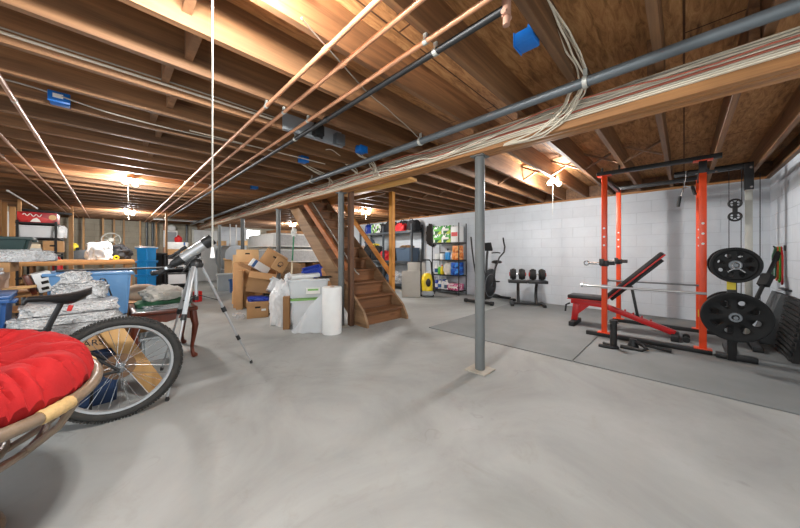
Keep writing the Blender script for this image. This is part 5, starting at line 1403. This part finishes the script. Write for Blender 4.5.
# ================================================================== GREY STORAGE RACK ALONG THE WHITE WALL
t = thing('storage_rack', 'long dark grey steel storage rack along the white wall behind the stairs', 'shelf unit', (6.38, 6.9, 0))
QX0, QX1, QY0, QY1 = 6.14, 6.62, 5.62, 8.05
for x in (QX0, QX1):
    for y in (QY0, 6.85, QY1): ob('rack_post', B((x, y, .98), (.05, .05, 1.96)), 'shelfg', t)
for z in (.15, .84, 1.74):
    ob('rack_shelf', B(((QX0 + QX1) / 2, (QY0 + QY1) / 2, z), (QX1 - QX0 - .02, QY1 - QY0, .03)), 'shelfg', t)
    ob('shelf_beam', B((QX0 - .02, (QY0 + QY1) / 2, z - .015), (.03, QY1 - QY0, .075), None, .004), 'shelfg', t)
def bagt(label, y, z, d, m, seed, strap=True, x=6.36, cat='bag', name='bag', amp=.18):
    t = thing(name, label, cat, (x, y, z))
    ob('bag_body', MB().blob((0, 0, 0), d, amp, 2.3, 4, seed, True, None, .72), m, t, False)
    if strap: ob('bag_handle', MB().tube([(-d[0] * .2, -d[1] * .25, d[2] * .8), (-d[0] * .3, -d[1] * .1, d[2] * 1.08), (-d[0] * .3, d[1] * .1, d[2] * 1.08), (-d[0] * .2, d[1] * .25, d[2] * .8)], .012, 6), 'blackm', t, False)
    return t
T1, T2, T3 = 1.757, .857, .167
bagt('royal blue soft bag on the top of the grey rack', 7.75, T1, (.36, .36, .34), 'royal', 81)
t = carton('white carton with green and dark print on the top of the grey rack', (6.34, 7.28, T1), (.34, .44, .30), 'graf', holes=False, tape=False, name='printed_carton')
bagt('black backpack on top of the grey rack by the yellow post', 6.72, T1, (.36, .30, .38), 'blackbag', 82)
bagt('small red bag on top of the grey rack', 6.18, T1, (.3, .34, .26), 'redbag', 83, x=6.28)
bagt('black duffel on the end of the grey rack top', 5.78, T1, (.38, .40, .34), 'blackbag', 84, x=6.4)
bagt('black bag lying behind the small red bag', 6.3, T1, (.2, .4, .36), 'blackbag', 85, x=6.52)
bagt('black and grey backpack on the middle shelf of the grey rack', 7.85, T2, (.40, .40, .52), 'blackbag', 86)
bagt('slumped black pack beside the yellow topped pack on the middle shelf', 7.4, T2, (.40, .40, .48), 'blackm', 87)
t = bagt('red sack on the middle shelf of the grey rack', 7.0, T2, (.36, .34, .32), 'redbag', 88)
bagt('small yellow and grey bundle lying on the slumped black pack', 7.5, T2 + .47, (.2, .3, .1), 'sticker', 89, False)
bagt('dark grey duffel standing between the printed carton and the black backpack', 7.0, T1, (.3, .24, .30), 'blackm', 181, x=6.34)
bagt('black camera bag on the rack top right behind the yellow post', 6.46, T1, (.34, .26, .30), 'blackm', 182, x=6.4)
bagt('black sports bag at the back of the middle shelf by the pot', 6.72, T2, (.26, .3, .40), 'blackbag', 183, x=6.48)
bagt('grey sack lying over the black and grey backpack', 7.8, T2 + .52, (.3, .34, .2), 'slate', 184, False)
bagt('pale pink bag at the far end behind the handrail', 8.0, T2 + .2, (.2, .2, .3), 'pinkc', 185, False, x=6.2)
t = thing('cooking_pot', 'black round pot on the middle shelf next to the yellow post', 'pot', (6.32, 6.55, T2))
ob('pot_body', MB().lathe([(0, 0), (.14, 0), (.16, .03), (.16, .18), (.15, .185), (.15, .03), (0, .02)], seg=26), 'black', t, False)
for s in (-1, 1): ob('handle', MB().tube([(0, s * .155, .14), (0, s * .20, .15), (.05, s * .2, .15), (.05, s * .155, .14)], .008, 6), 'black', t, False)
tote('slate_tote', 'slate blue tote with bits heaped in it on the middle shelf', (6.34, 5.98, T2), (.42, .62, .40), 'slate', 0, taper=.9)
towel('brown_gear', 'brown and yellow gear heaped in the slate blue tote', (6.34, 5.98, T2 + .30), (.32, .5, .18), 'brown', 91, 'gear', .8, .3)
for k, (y, l) in enumerate(((7.75, 'black lidded crate on the low shelf of the grey rack, far end'), (7.2, 'black lidded crate on the low shelf of the grey rack, behind the stairs'))):
    tote('black_crate', l, (6.36, y, T3), (.42, .5, .42), 'black', 0, True, cat='crate')
towel('clear_bag', 'clear bag of blue and white things at the low shelf end', (6.22, 6.35, T3), (.36, .44, .34), 'film', 92, 'bag', .8, .3)
towel('blue_bundle', 'pale blue bundle on the low shelf behind the folded panels', (6.42, 6.8, T3), (.34, .3, .3), 'slate', 93, 'bundle', .8, .3)
towel('tan_bundle', 'tan bundle on the floor at the foot of the yellow post', (5.85, 6.75, 0), (.3, .3, .2), 'beige', 94, 'bundle', .8, .3)
# folding panels and the yellow pressure washer
a = G(417, 298)
def leanpanel(label, p, w, h, rz, m, tilt=8):
    t = thing('folding_screen', label, 'screen', p, (R(-tilt), 0, rz))
    ob('panel_face', B((0, .0, h / 2), (w, .045, h), None, .012), m, t, False)
    return t
PA = R(-47)
leanpanel('pale grey folding panel leaning in front, beside the yellow pressure washer', G(411, 297.5) + Vector((.0, .0, 0)), .46, .66, PA, 'panelg', 5)
leanpanel('white folding panel leaning behind the pale grey one', G(414, 296) + Vector((.12, .02, 0)), .46, .86, PA, 'panelg', 5)
pw = G(427.5, 297); t = thing('pressure_washer', 'yellow pressure washer with black push handle beside the wire shelf', 'pressure washer', pw, R(-40))
ob('washer_body', MB().lathe([(0, 0), (.10, 0), (.135, .04), (.14, .30), (.12, .42), (.08, .47), (0, .48)], (0, .02, .12), (0, .16, 1), 22), 'yellow', t, False)
ob('washer_base', MB().box((0, .02, .09), (.30, .26, .13), Euler((R(-6), 0, 0)), .05), 'greyp', t, False, label='grey lower housing')
ob('front_grille', MB().blob((0, -.115, .27), (.12, .08, .2), .1, 2, 3, 5, False), 'black', t, False)
for s in (-1, 1): ob('wheel', MB().cyl((s * .13, .12, .1), (s * .18, .12, .1), .1, seg=24), 'rubber', t, False)
ob('side_guard', MB().tube([(.15, -.06, .08), (.17, .0, .35), (.15, .10, .62)], .022, 8), 'black', t, False)
ob('push_handle', MB().tube([(-.14, .10, .2), (-.14, .14, .6), (-.13, .19, .86), (-.09, .20, .92), (.09, .20, .92), (.13, .19, .86), (.14, .14, .6), (.14, .10, .2)], .018, 8), 'black', t, False)
ob('spray_lance', MB().cyl((-.19, .05, .12), (-.1, .35, 1.2), .012), 'black', t, False)
solo('hanging_board', MB().blob((0, 0, 0), (.10, .34, .62), .2, 2.2, 4, 95, False, None, .7), M['dark'], 'dark picture board hanging on the white wall between the two shelves', 'board', loc=(6.61, 5.28, 1.32))
solo('white_sack', MB().blob((0, 0, 0), (.3, .3, .55), .15, 2, 4, 96, True, None, .8), M['bag'], 'white sack standing on the floor behind the pressure washer', 'sack', loc=(6.42, 5.22, 0))

# ================================================================== BLACK WIRE SHELF WITH HOUSEHOLD GOODS
VX0, VX1, VY0, VY1 = 6.27, 6.62, 4.10, 4.96
t = thing('wire_shelf', 'black wire shelf unit with household goods against the white wall', 'shelf unit', ((VX0 + VX1) / 2, (VY0 + VY1) / 2, 0))
for x in (VX0, VX1):
    for y in (VY0, VY1): ob('shelf_post', MB().cyl((x, y, 0), (x, y, 1.88), .014, seg=10), 'black', t)
SZ = (.12, .52, .92, 1.38)
for z in SZ:
    mb = MB()
    for x in (VX0, VX1): mb.box((x, (VY0 + VY1) / 2, z - .012), (.014, VY1 - VY0, .03))
    for y in (VY0, VY1): mb.box(((VX0 + VX1) / 2, y, z - .012), (VX1 - VX0, .014, .03))
    for k in range(15): mb.box((VX0 + (VX1 - VX0) * (k + .5) / 15, (VY0 + VY1) / 2, z - .004), (.006, VY1 - VY0, .006))
    ob('wire_deck', mb, 'black', t)
def pack(label, y, z, d, m, x=6.42, name='carton', cat='package', band=None):
    t = thing(name, label, cat, (x, y, z + .001))
    ob('pack_body', B((0, 0, d[2] / 2), d, None, .012), m, t, False)
    if band: ob('pack_band', B((-d[0] / 2 - .001, 0, d[2] * .5), (.003, d[1] * .8, d[2] * .25)), band, t, False)
    return t
def bottle(label, y, z, r, h, m, x=6.36, capm='white', group=None, lab=None):
    t = thing('bottle', label, 'bottle', (x, y, z + .001), group=group)
    ob('bottle_body', MB().lathe([(0, 0), (r * .95, 0), (r, r * .15), (r, h * .62), (r * .75, h * .74), (r * .35, h * .84), (r * .35, h * .88), (0, h * .88)], seg=18), m, t, False)
    ob('cap', MB().lathe([(0, h * .86), (r * .42, h * .86), (r * .42, h), (0, h)], seg=14), capm, t, False)
    if lab: ob('bottle_label', MB().lathe([(r * 1.01, h * .15), (r * 1.015, h * .16), (r * 1.015, h * .5), (r * 1.01, h * .51)], seg=18), lab, t, False)
    return t
def jar(label, y, z, r, h, m, x=6.36, lid='white'):
    t = thing('jar', label, 'jar', (x, y, z + .001))
    ob('jar_body', MB().lathe([(0, 0), (r, 0), (r, h * .8), (r * .9, h * .86), (0, h * .86)], seg=18), m, t, False)
    ob('lid', MB().lathe([(0, h * .84), (r * .95, h * .84), (r * .95, h), (0, h)], seg=18), lid, t, False); return t
Z0, Z1, Z2, Z3 = SZ
for k, (y, z, l) in enumerate(((4.80, 0, 'green and white paper pack, bottom layer, far side of the shelf top'), (4.52, 0, 'green and white paper pack, bottom layer, near the white red-marked box'), (4.80, .23, 'green and white paper pack, upper layer, far side of the shelf top'), (4.52, .23, 'green and white paper pack, upper layer, near the white red-marked box'))):
    pack(l, y, Z3 + z, (.30, .27, .225), 'greenpack', band='paper' if k % 2 else 'lime')
pack('white box with a red mark at the near end of the shelf top', 4.25, Z3, (.26, .24, .42), 'white', band='redp')
jar('white jar on the second shelf of the wire unit', 4.86, Z2, .07, .16, 'white'); jar('white tub with dark lid on the second shelf', 4.68, Z2, .075, .2, 'white', lid='black')
jar('teal and white tub on the second shelf', 4.50, Z2, .075, .24, 'cyan'); bottle('dark bottle behind the white tubs on the second shelf', 4.62, Z2, .045, .3, 'brown', 6.52, 'black')
pack('orange carton at the near end of the second shelf, lower of two', 4.23, Z2, (.26, .2, .19), 'orangepack'); pack('orange carton stacked on the other orange carton', 4.23, Z2 + .192, (.24, .19, .18), 'orangepack')
jar('silver can beside the orange cartons', 4.36, Z2, .05, .13, 'alu', lid='alu')
bottle('white spray bottle at the far end of the third shelf', 4.88, Z1, .055, .3, 'white', lab='inkblue'); bottle('green bottle on the third shelf', 4.78, Z1, .045, .24, 'lime', capm='white'); bottle('yellow bottle on the third shelf', 4.69, Z1, .05, .26, 'yellow', capm='redp')
towel('white_bag', 'full white bag in the middle of the third shelf', (6.42, 4.50, Z1 + .001), (.28, .28, .33), 'cloth', 101, 'bag', .8, .15)
pack('blue carton at the near end of the third shelf, lower of two', 4.245, Z1, (.26, .24, .17), 'bluepack'); pack('blue carton stacked at the near end of the third shelf', 4.245, Z1 + .172, (.26, .22, .16), 'bluepack')
bottle('blue detergent bottle at the far end of the bottom shelf', 4.88, Z0, .06, .28, 'royal', capm='white', lab='paper'); bottle('white detergent bottle beside the blue one on the bottom shelf', 4.76, Z0, .06, .26, 'white', capm='royal', lab='inkblue')
bottle('clear jug with blue cap on the bottom shelf', 4.64, Z0, .065, .26, 'clear2', capm='royal'); bottle('clear jug with white cap on the bottom shelf by the pink pack', 4.545, Z0, .065, .25, 'clear2', lab='slate')
pack('long pink and white pack at the near end of the bottom shelf', 4.30, Z0, (.28, .34, .17), 'pinkpack', band='paper')
bottle('blue bottle at the back of the bottom shelf', 4.70, Z0, .06, .3, 'bluepack', 6.53)

# ================================================================== FAR END BEYOND THE HEAP
t = thing('oil_tank', 'large grey oil tank on legs beyond the heap of boxes', 'oil tank', (3.2, 12.3, 0))
prof = [(3.2 + .33 * c, .92 + .13 * sgn + .33 * s_) for c, s_, sgn in [(math.cos(a), math.sin(a), 1 if a <= PI else -1) for a in [i * PI / 12 for i in range(25)]]]
ob('tank_body', MB().prism(prof, 11.7, 13.1, 'Y'), 'tank', t)
for x in (2.98, 3.42):
    for y in (11.85, 12.95): ob('leg', MB().cyl((x, y, 0), (x, y, .55), .022), 'gpipe', t)
ob('vent_pipe', MB().tube([(3.1, 12.0, 1.35), (3.1, 12.0, 1.8), (3.1, 12.0, 2.18)], .025, 10), 'white', t); ob('vent_pipe', MB().tube([(3.36, 12.2, 1.35), (3.36, 12.2, 2.18)], .025, 10), 'white', t)
ob('gauge', MB().cyl((3.2, 12.4, 1.37), (3.2, 12.4, 1.46), .03), 'redp', t)
for k, (x, l) in enumerate(((3.0, 'small carton on the oil tank next to the white pipe'), (3.42, 'small carton on the oil tank under the bright window'))):
    carton(l, (x + .06 * k, 12.75 - .9 * k, 1.385), (.26, .3, .18), 'card2', holes=False)
solo('tall_water_filter', MB().cyl((2.66, 11.2, 0), (2.66, 11.2, .52), .08), M['steel'], 'grey steel cylinder on the floor beside the far steel post', 'cylinder')
carton('pale box on the floor near the oil tank', (2.75, 10.2, 0), (.5, .4, .4), 'greybin', holes=False, tape=False, name='storage_box')
